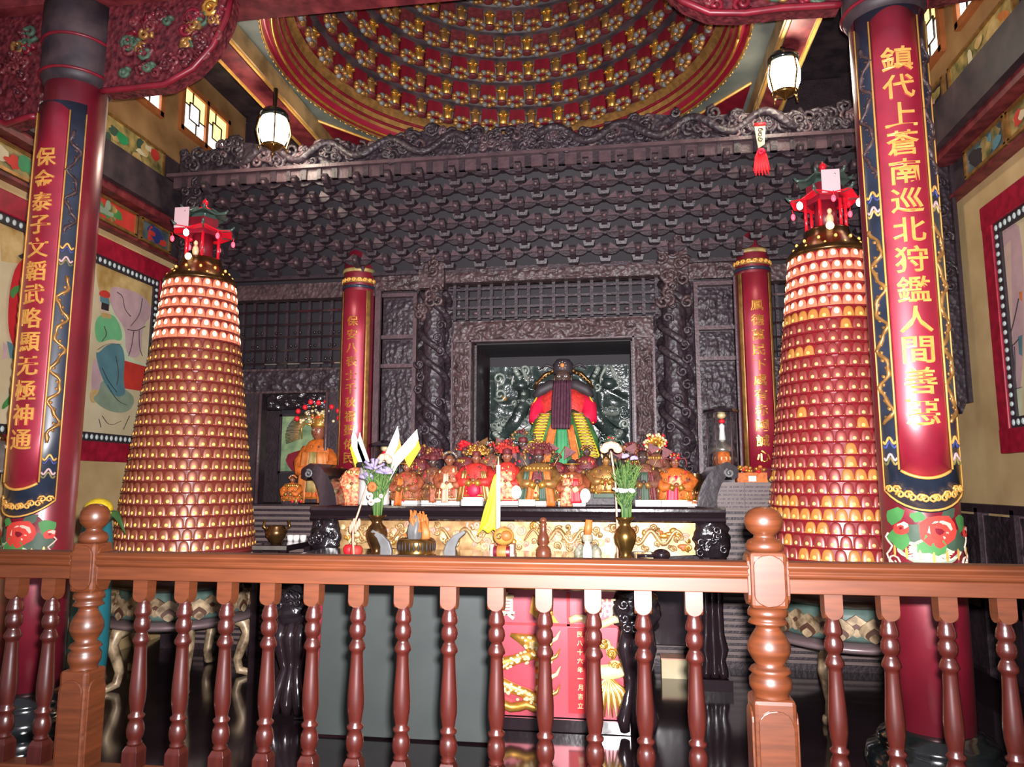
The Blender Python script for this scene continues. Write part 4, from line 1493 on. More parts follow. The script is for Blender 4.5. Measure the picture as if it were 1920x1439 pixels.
def statue(label, x, y, z, h, w, robe, trim='gold_dull', skin='skin_brown', head='crown', hcol='gold_dull', sash=None, sash2=None, flags=False, fan=False, base='white_paint', belly=None, wide=1.0):
    t = thing('deity_statuette', label, 'statuette', (x, y, z))
    rnd = random.Random(label)
    b = MB()
    b.box((0, 0, .018), (w * .8, w * .5, .036), base)
    b.build('plinth', t, bevel=.004)
    bh = h * .62
    b = MB()
    W = w / 2

    def wob(a, zz):
        return 1 + .07 * sin(a * 7 + h * 40) * max(0, 1 - zz / bh)
    b.lathe([(W * .96, .036), (W * 1.0, .08), (W * .96, bh * .35), (W * .9 * wide, bh * .6), (W * .78 * wide, bh * .8), (W * .5, bh * .95), (W * .22, bh)], robe, n=30, sx=1, sy=.62, wob=wob)
    for k in range(11):
        a = -PI / 2 + (k - 5) * .32
        b.tube([(W * 1.0 * cos(a), W * .62 * sin(a) - .003, .05), (W * .93 * cos(a), W * .6 * sin(a), bh * .5)], [.006, .003], trim if k % 2 else robe, 5)
    b.tube([(W * 1.0 * cos(a), W * .63 * sin(a), .05) for a in [2 * PI * i / 24 for i in range(25)]], .006, trim, 5)
    for i in range(64):
        a = -PI / 2 + rnd.uniform(-1.4, 1.4)
        zz = rnd.uniform(.1, .9) * bh
        r = W * (1.0 - .1 * zz / bh - max(0, zz / bh - .6) * .9) * (wide if zz > bh * .5 else 1)
        e = rnd.uniform(.005, .013)
        b.ell((r * .98 * cos(a), r * .62 * sin(a), zz), (e, .007, e * rnd.uniform(.7, 2.2)), rnd.choice((trim, trim, 'gold', 'brown_cloth', 'maroon_cloth', 'bright_red', robe, 'gold_dull')), 6, 4)
    for k in range(rnd.choice((0, 0, 5, 9))):
        a = -PI / 2 + (k - 4) * .3
        b.ell((W * .66 * cos(a), W * .42 * sin(a) - .004, bh * .86 - .012 * abs(k - 4) * 0), (.013, .01, .016), 'gold' if k % 2 else trim, 7, 5)
    b.build('robe', t)
    b = MB()
    for sg in (-1, 1):
        b.tube([(sg * W * .62, 0, bh * .86), (sg * W * .86 * wide, -W * .28, bh * .62), (sg * W * .62, -W * .62, bh * .48), (sg * W * .2, -W * .78, bh * .52)], [W * .2, W * .27, W * .26, W * .17], robe, 10)
        b.tube([(sg * W * .3, -W * .83, bh * .42), (sg * W * .16, -W * .86, bh * .54)], [W * .2, W * .17], trim, 8)
    b.ell((0, -W * .86, bh * .55), (W * .14, W * .1, W * .12), skin, 8, 6)
    b.build('sleeves', t)
    hr = h * .082
    hz = bh + hr * .85
    b = MB()
    face(b, (0, -W * .06, hz), hr, skin)
    b.build('head', t)
    b = MB()
    zt_ = hz + hr * .75
    if head == 'crown':
        b.lathe([(hr * .95, zt_ - hr * .3), (hr * 1.05, zt_), (hr * .9, zt_ + hr * .7), (hr * .5, zt_ + hr * 1.3), (0, zt_ + hr * 1.5)], hcol, n=14)
        for sg in (-1, 1):
            b.tube([(sg * hr * .9, 0, zt_), (sg * hr * 1.9, 0, zt_ + hr * .3), (sg * hr * 2.3, 0, zt_ - hr * .4), (sg * hr * 2.2, 0, zt_ - hr * 1.6)], [.008, .009, .008, .006], hcol, 6)
        for i in range(14):
            a = -PI / 2 + rnd.uniform(-1.2, 1.2)
            b.ell((hr * 1.0 * cos(a), hr * 1.0 * sin(a), zt_ + rnd.uniform(-.2, 1) * hr), (.01, .01, .01), rnd.choice(('gold', 'bright_red', 'silver', hcol)), 6, 5)
    elif head == 'plume':
        for i in range(26):
            a = PI * (.06 + .88 * i / 25)
            L = hr * rnd.uniform(1.5, 2.4)
            p = (L * 1.15 * cos(a), rnd.uniform(-.03, .03), zt_ - hr * .2 + L * sin(a))
            b.tube([(0, 0, zt_ - hr * .2), p], [.004, .003], hcol, 5)
            b.ell(p, (.015, .015, .015), rnd.choice((hcol, 'maroon_cloth', 'gold_dull', hcol)), 6, 5)
        b.lathe([(hr * .95, zt_ - hr * .35), (hr * .9, zt_ + hr * .6), (0, zt_ + hr * .9)], 'maroon_cloth', n=12)
    elif head == 'sun':
        for i in range(30):
            a = 2 * PI * i / 30
            L = hr * rnd.uniform(1.6, 2.6)
            p = (L * cos(a), -.02 + rnd.uniform(-.02, .02), zt_ + hr * .8 + L * sin(a) * .8)
            b.tube([(0, 0, zt_ + hr * .8), p], [.006, .004], 'gold', 5)
            b.ell(p, (.013, .013, .013), 'gold_pale' if i % 4 else 'bright_red', 6, 5)
        b.ell((0, -.03, zt_ + hr * .8), (hr * .7, .03, hr * .7), 'gold', 10, 8)
    elif head == 'hat':
        b.lathe([(hr * 1.9, zt_), (hr * 1.85, zt_ + hr * .15), (hr * .95, zt_ + hr * .3), (hr * .85, zt_ + hr * .9), (hr * .4, zt_ + hr * 1.2), (0, zt_ + hr * 1.25)], hcol, n=18)
        b.tube([(hr * 1.87 * cos(a), hr * 1.87 * sin(a), zt_ + hr * .1) for a in [2 * PI * i / 20 for i in range(21)]], .005, 'gold', 5)
    elif head == 'curls':
        for i in range(34):
            a, e = rnd.uniform(0, PI), rnd.uniform(-.5, 1.5)
            b.ell((hr * 1.3 * cos(a), rnd.uniform(-.4, .4) * hr, zt_ + hr * .75 * sin(a) * 1.4 - hr * .2), (hr * .3, hr * .3, hr * .3), rnd.choice((hcol, hcol, 'silver', 'gold_dull')), 7, 5)
    elif head == 'horns':
        for sg in (-1, 1):
            b.tube([(sg * hr * .5, 0, zt_ - hr * .2), (sg * hr * .95, 0, zt_ + hr * .5), (sg * hr * 1.15, 0, zt_ + hr * 1.7)], [.012, .01, .004], 'gold_pale', 6)
        b.lathe([(hr * .9, zt_ - hr * .3), (hr * .8, zt_ + hr * .4), (0, zt_ + hr * .8)], hcol, n=12)
    b.build('headdress', t)
    if flags:
        b = MB()
        for i in range(4):
            a = (-.75 + .5 * i)
            L = h * .5
            b.tube([(a * W * .5, W * .5, bh * .7), (a * W * 1.6, W * .6, bh * .7 + L * cos(a * .7))], .004, 'gold_dull', 5)
            px, pz = a * W * 1.6, bh * .7 + L * cos(a * .7)
            sg = 1 if a > 0 else -1
            b.prism([(px, pz), (px + sg * .09, pz - .05), (px - sg * .01, pz - .11)], W * .6 - .003, W * .6 + .003, hcol if i % 2 else 'maroon_cloth')
        b.build('back_flags', t)
    for nm, sp in (('sash', sash), ('ribbon', sash2)):
        if not sp:
            continue
        b = MB()
        for off, m, ww, zlo in sp:
            def f(s, q, off=off, ww=ww, zlo=zlo):
                xx = off * W * (1.25 - .45 * q) + (s - .5) * ww * (1.15 - .3 * q)
                zz = zlo + (bh * .78 - zlo) * q
                yy = -W * .62 * math.sqrt(max(.1, 1 - (xx / (W * 1.25)) ** 2)) * (1.22 - .18 * q) - .012 - .004 * sin(s * 9)
                return (xx, yy, zz)
            b.sheet(f, 6, 8, m)
        b.build(nm, t, solid=.006)
    if belly:
        b = MB()
        b.ell((0, -W * .72, bh * .3), (W * .36, W * .16, W * .36), belly, 12, 8)
        b.ell((0, -W * .72, bh * .3 + W * .36), (W * .12, W * .1, W * .12), 'gold', 8, 6)
        b.build('pouch', t)
    if fan:
        b = MB()
        fx = W * fan
        b.ell((fx, -W * .95, bh * .3), (.042, .008, .055), 'petal_white', 16, 10)
        b.tube([(fx - .02, -W * .97, bh * .3 + .02), (fx + .03, -W * .97, bh * .3 - .02)], .004, 'ink', 5)
        b.tube([(fx, -W * .95, bh * .3 - .05), (fx + .03, -W * .95, .05)], .005, 'brown_wood', 5)
        b.build('round_fan', t)
    return t


ZA = 1.318   # altar top
def U(u, y):
    return at(u, 900, Y=y).x


yf, yb2 = 5.93, 6.12
statue('orange robed statuette with a wide brown hat, leftmost in the altar row', U(763, yf), yf, ZA, .44, .27, 'orange_brown', head='hat', hcol='brown_wood', sash=[(-.25, 'orange_cloth', .06, .0)], wide=1.1)
statue('dark faced statuette in dark robe with a brown-red sash, beside the wide-hatted one', U(812, yf + .05), yf + .05, ZA, .5, .21, 'brown_cloth', skin='skin_dark', head='plume', hcol='maroon_cloth', sash=[(.25, 'orange_brown', .07, .02)])
statue('statuette in pinkish orange cape with silver and white curled headdress', U(843, yf - .02), yf - .02, ZA, .52, .24, 'orange_brown', trim='gold_pale', head='curls', hcol='silver', sash=[(-.1, 'petal_pink', .05, .02)])
statue('red and gold statuette with a crimson pouch and gold headdress', U(893, yf), yf, ZA + .03, .5, .31, 'red_cloth', trim='gold', head='plume', hcol='gold', belly='crimson', sash=[(.6, 'gold_dull', .05, .0), (-.6, 'gold_dull', .05, .0)])
statue('bright red statuette with white round fan, behind the yellow paper flag', U(951, yf), yf, ZA, .56, .24, 'red_cloth', trim='gold_pale', head='plume', hcol='red_cloth', sash=[(0, 'spotted_red', .12, .05)], fan=.75)
statue('brown and gold statuette with slate green ribbons and a maroon bib, centre of row', U(1011, yf), yf, ZA, .55, .34, 'gold_dull', trim='gold', skin='skin_dark', head='plume', hcol='maroon_cloth', sash=[(-.62, 'dark_green', .05, .02), (.2, 'dark_green', .05, .04), (-.3, 'orange_cloth', .05, .0), (.5, 'orange_cloth', .06, .0)], sash2=[(0, 'maroon_cloth', .08, .2)], flags=True)
statue('statuette wearing a red sash dotted with gold coins, hat nearly black', U(1073, yf), yf, ZA, .43, .27, 'orange_brown', trim='gold_pale', head='hat', hcol='ink', sash=[(-.25, 'spotted_red', .09, .0), (.2, 'bright_red', .08, .02)], fan=.8)
statue('gold seated statuette with two slim horns, left of the white flower vase', U(1137, yf + .02), yf + .02, ZA + .06, .42, .26, 'gold_dull', trim='gold', skin='gold_dull', head='horns', hcol='bronze', base='dark_green', wide=1.2)
statue('dark brown statuette with slate ribbons, right of the white flower vase', U(1206, yf), yf, ZA, .54, .27, 'brown_cloth', trim='gold_dull', skin='skin_dark', head='curls', hcol='maroon_cloth', sash=[(-.4, 'ink', .05, .0), (.05, 'dark_green', .06, .0), (.5, 'maroon_cloth', .04, -.0)], flags=True)
statue('orange statuette with vivid crimson ribbon, last at the right end of the altar row', U(1266, yf), yf, ZA, .48, .29, 'orange_cloth', trim='gold', head='crown', hcol='maroon_cloth', sash=[(-.2, 'crimson', .08, .0)], sash2=[(-.05, 'spotted_red', .1, .16)], wide=1.1)
ZB = ZA + .14
b = MB()
b.box((0, 0, .07), (2.1, .26, .14), 'dark_wood')
tag(b.build('altar_step', None, (-.75, 6.19, ZA), bevel=.005), 'low dark wooden step at the back of the high altar under the rear statuettes', 'step')
back = [
    (786, 'dark maroon plumed statuette behind the gap between wide hat and dark face', .4, .2, 'maroon_cloth', 'plume', 'maroon_cloth', False),
    (872, 'rear statuette in red cap with white beads, above the crimson pouch', .42, .2, 'maroon_cloth', 'plume', 'bright_red', False),
    (920, 'dark bronze rear statuette with tall crown, left of the bright red one', .46, .2, 'brown_cloth', 'crown', 'bronze', True),
    (981, 'black plumed rear statuette standing left below the main deity', .52, .21, 'ink', 'plume', 'dark_green', False),
    (1044, 'dark rear statuette with beaded cap, directly in front of the main deity', .34, .2, 'maroon_cloth', 'curls', 'maroon_cloth', False),
    (1101, 'rear statuette with pointed red cap below the right sleeve of the main deity', .42, .22, 'maroon_cloth', 'curls', 'deep_red', False),
    (1146, 'tall black rear statuette before the right part of the dragon screen', .5, .22, 'ink', 'crown', 'dark_green', False),
    (1182, 'rear statuette in red with small white beads, behind the vase flowers', .4, .2, 'deep_red', 'plume', 'maroon_cloth', False),
    (1231, 'rear statuette crowned by a gold sunburst headpiece', .45, .22, 'brown_cloth', 'sun', 'gold', False)]
for u, lab, h, w, robe, hd, hc, fl in back:
    statue(lab, U(u, yb2 + .05), yb2 + .05, ZB, h, w, robe, skin='skin_dark', head=hd, hcol=hc, flags=fl, base='dark_wood')
statue('orange caped statue with a gold and red pompom crown, left side niche', at(596, 900, Y=6.75).x, 6.75, 1.31, .98, .4, 'orange_cloth', trim='gold', skin='skin_brown', head='crown', hcol='gold', base='dark_wood', sash=[(-.45, 'coral_orange', .1, .0), (.5, 'coral_orange', .1, .0)], sash2=[(0, 'panel_green', .09, .1)])
crown_at = None
# pompom crown of the side statue
sid = [o for o in bpy.data.objects if o.get('label', '').startswith('orange caped statue')][0]
b = MB()
rnd = random.Random(9)
for i in range(70):
    a = rnd.uniform(.1, PI - .1)
    r = rnd.uniform(.04, .19)
    b.ell((r * cos(a) * 1.05, rnd.uniform(-.06, .02), .74 + r * sin(a)), (.017, .014, .014), rnd.choice(('gold_pale', 'gold', 'gold_pale', 'silver')), 6, 5)
for i in range(9):
    a = .25 + i * .33
    r = .2 + .02 * (i % 2)
    b.ell((r * cos(a) * 1.1, -.05, .75 + r * sin(a)), (.026, .026, .026), 'bright_red', 8, 6)
b.build('pompom_crown', sid)
b = MB()
for i in range(26):
    a = PI * .62 + i * .06
    b.tube([(-.06 + .16 * cos(a), .03, .66 + .16 * sin(a)), (-.1 + .27 * cos(a), .05, .64 + .24 * sin(a))], .0035, 'gold_dull', 4)
b.build('comb_ornament', sid)
statue('statuette draped in red and white patterned cloth behind the white incense pot', U(668, 6.0), 6.0, ZA, .5, .25, 'spotted_red', trim='gold_pale', head='hat', hcol='orange_cloth', sash=[(-.5, 'spotted_red', .12, -.0), (.3, 'spotted_red', .1, .0)], base='dark_wood')
statue('small orange statue sitting on the slatted plinth at far left', at(548, 925, Y=6.45).x, 6.45, 1.3, .32, .2, 'orange_cloth', head='curls', hcol='coral_orange', base='dark_wood')

# main deity, seated before the screen
mx = at(1057, 760, Y=6.95).x
t = thing('main_deity_statue', 'large seated deity statue with dark face, long beard and red, green and yellow robes', 'statue', (mx, 6.95, 1.62))
b = MB()
b.box((0, 0, .03), (.6, .36, .06), 'dark_wood')
b.box((0, .1, .3), (.5, .12, .5), 'dark_wood')
b.build('seat', t, bevel=.01)
b = MB()
b.lathe([(.2, .3), (.24, .42), (.27, .55), (.25, .66), (.16, .74), (.07, .78)], 'red_cloth', n=28, sy=.62)
for sg in (-1, 1):
    b.tube([(sg * .17, 0, .7), (sg * .24, -.05, .58), (sg * .24, -.12, .47), (sg * .15, -.19, .42)], [.05, .078, .085, .06], 'crimson', 12)
    b.tube([(sg * .23, -.05, .72), (sg * .285, -.1, .6), (sg * .28, -.16, .42)], .008, 'yellow_cloth', 6)
for sg in (-1, 1):
    b.tube([(sg * .03, -.02, .8), (sg * .12, -.03, .79), (sg * .22, -.04, .74), (sg * .27, -.05, .68)], [.05, .06, .055, .03], 'ink', 10)
b.build('red_coat', t)
b = MB()
for sg in (-1, 1):
    b.tube([(sg * .07, -.12, .5), (sg * .17, -.2, .4), (sg * .23, -.22, .26), (sg * .25, -.2, .07)], [.07, .1, .1, .085], 'green_cloth', 12)
    for k in range(4):
        b.tube([(sg * (.06 + k * .03), -.2 - k * .012, .46 - k * .02), (sg * (.12 + k * .035), -.28, .3), (sg * (.16 + k * .03), -.27, .12)], .007, 'gold_paint', 5)
b.lathe([(.27, .06), (.27, .2), (.22, .36), (.17, .46)], 'green_cloth', n=24, sy=.66)
b.build('green_skirt', t)
for sg in (-1, 1):
    b = MB()
    def f(s, q, sg=sg):
        xx = sg * (.15 + .13 * (1 - q) + (s - .5) * (.09 + .05 * (1 - q)))
        return (xx, -.34 + .03 * abs(s - .5) - .012 * sin(q * 16) + .05 * q * q, .1 + .4 * q)
    b.sheet(f, 6, 16, 'yellow_cloth')
    for i in range(16):
        q = i / 15
        b.tube([(sg * (.15 + .13 * (1 - q) + (s - .5) * .11), -.35 + .05 * q * q - .012 * sin(q * 16), .1 + .4 * q + .008 * sin(s * 12)) for s in (0, .25, .5, .75, 1)], .004, 'gold_dull', 4)
    b.build('yellow_panel', t, solid=.008)
b = MB()
for off, m, w, zl in ((-.11, 'orange_cloth', .075, .06), (.105, 'orange_cloth', .06, .0), (0, 'emerald', .095, -.08)):
    b.sheet(lambda s, q: (off * (1.3 - .6 * q) + (s - .5) * w, -.335 + .07 * q - .006 * sin(s * 7), zl + (.4 - zl) * q), 6, 8, m)
b.build('apron_strips', t, solid=.008)
b = MB()
face(b, (0, -.07, .85), .095, 'skin_dark')
b.build('head', t)
b = MB()
b.sheet(lambda s, q: ((s - .5) * (.16 + .02 * sin(q * 3)) * (1 - .1 * q), -.15 - .2 * (1 - q) + .06 * abs(s - .5) - .006 * sin(s * 40), .36 + .46 * q), 24, 12, 'purple_beard')
b.build('beard', t, solid=.03)
b = MB()
b.lathe([(.09, .9), (.1, .95), (.095, 1.0), (.06, 1.04), (0, 1.05)], 'ink', (0, -.03, 0), 16)
for sg in (-1, 1):
    b.tube([(sg * .08, -.04, .93), (sg * .17, -.04, .9), (sg * .25, -.03, .82), (sg * .28, -.02, .76)], [.02, .02, .018, .01], 'bronze', 8)
    b.tube([(sg * .08, -.04, .96), (sg * .16, -.04, .99), (sg * .22, -.03, .95)], [.015, .014, .008], 'ink', 8)
    for k in range(6):
        b.ell((sg * (.1 + k * .03), -.07, .925 - k * .022), (.012, .012, .012), 'gold_dull', 7, 5)
b.ell((0, -.13, .97), (.022, .016, .022), 'coral_orange', 10, 8)
for i in range(8):
    b.ell((.035 * cos(i * PI / 4), -.13, .97 + .035 * sin(i * PI / 4)), (.008, .008, .008), 'silver', 6, 4)
b.build('winged_crown', t)
# ================================================================== HIGH ALTAR
AX0, AX1, AY0, AY1 = -2.47, .76, 5.68, 6.36
AC = (AX0 + AX1) / 2
t = thing('high_altar_table', 'long black lacquered altar table with scrolled ends and gilded carved apron', 'altar table', (AC, 6.05, 0))
TA = Matrix.Translation((-AC, -6.05, 0))
b = MB()
prof = [(5.7, 1.2), (5.68, 1.215), (5.69, 1.235), (5.705, 1.245), (5.69, 1.262), (5.68, 1.28), (5.68, 1.3), (5.695, 1.316), (6.36, 1.316), (6.36, 1.2)]
b.prism(prof, AX0, AX1, 'black_lacquer', 'X', TA)
b.build('top_board', t)
for sg, xe in ((-1, AX0), (1, AX1)):
    b = MB()
    cen = [(xe - sg * .13, 1.316), (xe - sg * .125, 1.38), (xe - sg * .105, 1.45), (xe - sg * .07, 1.52), (xe - sg * .02, 1.58), (xe + sg * .035, 1.605), (xe + sg * .07, 1.585), (xe + sg * .075, 1.55), (xe + sg * .05, 1.535)]
    wd = [.075, .07, .066, .06, .055, .05, .042, .032, .02]
    L, Rr = [], []
    for i, (x, z) in enumerate(cen):
        a, c = cen[max(0, i - 1)], cen[min(len(cen) - 1, i + 1)]
        dx, dz = c[0] - a[0], c[1] - a[1]
        l = math.hypot(dx, dz)
        L.append((x - dz / l * wd[i], z + dx / l * wd[i]))
        Rr.append((x + dz / l * wd[i], z - dx / l * wd[i]))
    b.prism(L + Rr[::-1], 5.72, 6.3, 'black_lacquer', 'Y', TA)
    b.tube(spiral((xe + sg * .04, 5.715, 1.57), .034, 1.4, 14, 2, sg), .009, 'stone_grey', 6, TA)
    b.build('scrolled_end', t, bevel=.006)
# gilded apron with shaped lower edge
b = MB()
x0, x1 = -2.3, .56
pts = [(x0 + .02, 1.2), (x1 - .02, 1.2), (x1, 1.14), (x1 - .02, 1.09), (x1 + .015, 1.02), (x1 - .02, .965), (x1 - .25, .95), (x1 - .35, .985), (x1 - .5, .985), (x1 - .62, .965)]
pts += [(x0 + .62, .965), (x0 + .5, .985), (x0 + .35, .985), (x0 + .25, .95), (x0 + .02, .955), (x0 - .015, 1.02), (x0 + .02, 1.09), (x0, 1.14)]
b.prism(pts, 5.745, 5.775, 'gilt', 'Y', TA)
b.build('gilded_apron', t)
b = MB()
rnd = random.Random(21)
for i in range(120):
    x = rnd.uniform(x0 + .06, x1 - .06)
    z = rnd.uniform(1.0, 1.17)
    m = rnd.choice(('gilt', 'gilt', 'gold_pale', 'gold', 'gilt', 'petal_pink'))
    b.tube(spiral((x, 5.743, z), rnd.uniform(.015, .04), rnd.uniform(.9, 1.6), 11, rnd.uniform(0, 6), rnd.choice((-1, 1))), [.012] * 12, m, 5, TA)
for i in range(34):
    x = rnd.uniform(x0 + .06, x1 - .06)
    b.ell((x, 5.742, rnd.uniform(1.0, 1.16)), (rnd.uniform(.02, .05), .014, rnd.uniform(.015, .03)), rnd.choice(('gold_pale', 'gold', 'petal_pink', 'coral_orange')), 9, 6, TA)
for c, sg in ((-1.9, 1), (-1.2, 1), (-.5, -1), (.2, -1)):
    b.tube([(c + sg * (-.25 + .5 * i / 30), 5.735, 1.09 + .05 * sin(i * .55)) for i in range(31)], [.02 * (1 - .6 * abs(i - 12) / 18) for i in range(31)], 'gilt', 7, TA)
b.build('gilt_carving', t)
b = MB()
bx2 = lambda b, x0, x1, z0, z1, y0, y1, m: b.box(((x0 + x1) / 2, (y0 + y1) / 2, (z0 + z1) / 2), (x1 - x0, y1 - y0, z1 - z0), m, TA)
bx2(b, AX0 + .1, AX1 - .1, .3, 1.2, 5.8, 6.3, 'black_lacquer')
bx2(b, AX0 + .1, AX1 - .1, .9, .955, 5.76, 5.8, 'black_lacquer')
b.build('body', t)
for x in (AX0 + .11, AX1 - .11):
    b = MB()
    def leg(s, q, x=x):
        z = .95 + .25 * q
        a = (s - .5) * PI
        n = noise.noise(Vector((s * 5, q * 6, x)))
        r = .13 + .02 * sin(q * PI) + .02 * n
        return (x + r * sin(a), 5.82 - r * cos(a) * .9, z)
    b.sheet(leg, 26, 22, 'black_carved', True, TA)
    for i in range(9):
        b.tube(spiral((x + random.uniform(-.09, .09), 5.695, random.uniform(.98, 1.17)), .035, 1.3, 10, i), [.012] * 11, 'black_carved', 5, TA)
    # ribbed cabriole leg
    for k in (-1, 0, 1):
        P = [(x + k * .055 + .02 * k, 5.8, .95), (x + k * .05, 5.79, .8), (x + k * .045, 5.8, .55), (x + k * .05, 5.81, .38), (x + k * .065, 5.79, .28), (x + k * .05, 5.8, .2), (x + k * .06, 5.79, .12), (x + k * .07, 5.78, .08)]
        b.tube(P, [.045, .04, .034, .034, .042, .034, .04, .03], 'black_lacquer', 8, TA)
    b.box((x, 5.82, .04), (.24, .2, .08), 'black_lacquer', TA)
    b.build('leg', t)

# ================================================================== OFFERING TABLE
LX0, LX1, LY0, LY1 = -2.27, .2, 4.65, 5.5
ZL = 1.0
LC = (LX0 + LX1) / 2
t = thing('offering_table', 'black lacquered offering table with red and gold carved front, in front of the high altar', 'table', (LC, 5.05, 0))
TL = Matrix.Translation((-LC, -5.05, 0))
b = MB()
prof = [(LY0, .84), (LY0 - .02, .86), (LY0 - .02, .88), (LY0 - .005, .9), (LY0 - .025, .93), (LY0 - .03, .97), (LY0 - .02, 1.0), (LY1, 1.0), (LY1, .84)]
b.prism(prof, LX0, LX1, 'black_lacquer', 'X', TL)
b.build('top_board', t)
b = MB()
y0 = LY0 + .06
px0, px1 = -2.03, .01
wav = [.0, -.03, .02, .04, -.01, -.04, -.03, -.02, -.02, -.01, 0]
edge = [(px1 + wav[i], .84 - .76 * i / 10) for i in range(11)]
edl = [(px0 - wav[i], .84 - .76 * i / 10) for i in range(11)]
b.prism(edge + edl[::-1], y0, y0 + .03, 'red_panel', 'Y', TL)
for x in (-1.62, -1.02, -.34):
    b.box((x, y0 - .004, .72), (.02, .012, .2), 'bright_red', TL)
b.box((-1.01, y0 - .004, .625), (2.0, .012, .015), 'bright_red', TL)
b.box((-.27, y0 - .006, .36), (.15, .016, .5), 'bright_red', TL)
b.box((LC, y0 + .2, .45), (2.1, .3, .8), 'black_lacquer', TL)
b.box((LC, y0, .04), (2.12, .06, .07), 'black_lacquer', TL)
fp = b.build('carved_front', t)
b = MB()
fy = y0 - .008
lay = lambda s, q, h=0: (s - LC, fy - .004 - 5.05, q)
write(b, '鎮', -.76, .735, .17, lay, 'gold_pale')
write(b, '湖', -.095, .735, .12, lay, 'gold_pale')
for i, ch in enumerate('民八十六年一月吉立'):
    write(b, ch, -.27, .575 - i * .052, .034, lambda s, q: (s - LC, y0 - .016 - 5.05, q), 'gold_pale')
b.build('lettering', fp, solid=.012)
b = MB()
rnd = random.Random(12)
G = ('gold', 'gold_pale', 'gold')
# scaled dragon on the left half, crane-like bird and clouds on the right half
for cx in (-.68, -1.55):
    P = [(cx + .16 * sin(i * .3) - .02, fy - .01, .56 - .42 * i / 28) for i in range(29)]
    b.tube(P, [(.05 + .018 * sin(i * .5)) * min(1, .25 + i / 5, .2 + (28 - i) / 6) for i in range(29)], 'gold', 9, TL, flat=.6)
    for i in range(150):
        a = rnd.randint(2, 26)
        p = P[a]
        b.ell((p[0] + rnd.uniform(-.045, .045), fy - .04, p[2] + rnd.uniform(-.03, .03)), (.013, .014, .009), 'gold_pale', 6, 4, TL)
    for i in range(12):
        z = .15 + i * .035
        L = .07 + .04 * (i % 3)
        b.tube([(cx + .14, fy - .012, z), (cx + .14 + L * .5, fy - .03, z - .012), (cx + .14 + L * .85, fy - .03, z + .015), (cx + .14 + L, fy - .02, z + .06)], [.02, .018, .012, .003], 'gold_pale' if i % 2 else 'gold', 6, TL, flat=.6)
    b.tube([(cx - .12 + .05 * i, fy - .01, .14 + .012 * sin(i * 2)) for i in range(7)], [.03] * 7, 'gold', 7, TL)
for i in range(16):
    x, z = rnd.choice([(-.45, .55), (-.12, .52), (-.05, .47), (-.1, .14), (-.2, .12), (-.42, .12), (-.02, .4), (-.48, .74), (-.43, .7), (-.2, .74), (-.22, .68), (-1.3, .5), (-1.25, .2), (-1.85, .5), (-1.2, .73)])
    x += rnd.uniform(-.05, .05)
    b.ell((x, fy - .006, z + rnd.uniform(-.02, .02)), (rnd.uniform(.025, .05), .02, rnd.uniform(.02, .035)), 'gold_pale', 10, 6, TL)
    b.tube(spiral((x, fy - .02, z), .03, 1.3, 10, i), [.008] * 11, 'gold', 5, TL)
b.ell((-.1, fy - .01, .36), (.11, .03, .045), 'gold_pale', 12, 8, TL)
b.tube([(-.02, fy - .02, .4), (0, fy - .02, .46), (-.03, fy - .02, .5), (-.07, fy - .02, .49)], [.02, .016, .018, .006], 'gold', 7, TL)
for i in range(14):
    a = -.4 - i * .17
    b.tube([(-.1, fy - .015, .33), (-.1 + .09 * cos(a), fy - .03, .3 + .07 * sin(a)), (-.1 + .14 * cos(a), fy - .02, .24 + .14 * sin(a))], [.01, .012, .004], 'gold_pale' if i % 2 else 'gold', 5, TL)
for i in range(5):
    b.tube([(-.17 + .035 * i, fy - .015, .26), (-.16 + .03 * i, fy - .02, .18), (-.19 + .045 * i, fy - .015, .11)], [.007, .009, .004], 'gold', 5, TL)
b.tube([(-.33 + .3 * i / 8, fy - .012, .655 + .02 * sin(i)) for i in range(9)], .025, 'gold_pale', 6, TL)
b.prism([(-.56, .8), (-.46, .72), (-.4, .64), (-.52, .65), (-.58, .7)], fy - .02, fy, 'gold', 'Y', TL)
b.build('gilt_carving', fp)
for x, sg in ((LX0 + .13, -1), (LX1 - .13, 1)):
    b = MB()
    def knee(s, q, x=x):
        a = (s - .5) * PI
        n = noise.noise(Vector((s * 5, q * 6, x * 3)))
        r = .125 + .025 * sin(q * PI) + .025 * n
        return (x + r * sin(a), LY0 + .12 - r * cos(a), .6 + .24 * q)
    b.sheet(knee, 24, 20, 'black_carved', True, TL)
    for i in range(7):
        b.tube(spiral((x + random.uniform(-.09, .09), LY0 - .03, random.uniform(.63, .8)), .035, 1.3, 10, i), [.012] * 11, 'black_carved', 5, TL)
    for k in (-1, 0, 1):
        P = [(x + k * .06, LY0 + .06, .62), (x + k * .07, LY0 + .02, .5), (x + k * .055, LY0 + .05, .38), (x + k * .04, LY0 + .06, .3), (x + k * .06, LY0 + .03, .2), (x + k * .085, LY0 + .01, .1), (x + k * .075, LY0 + .02, .03)]
        b.tube(P, [.05, .052, .04, .034, .038, .042, .03], 'black_lacquer', 9, TL)
    b.build('leg', t)

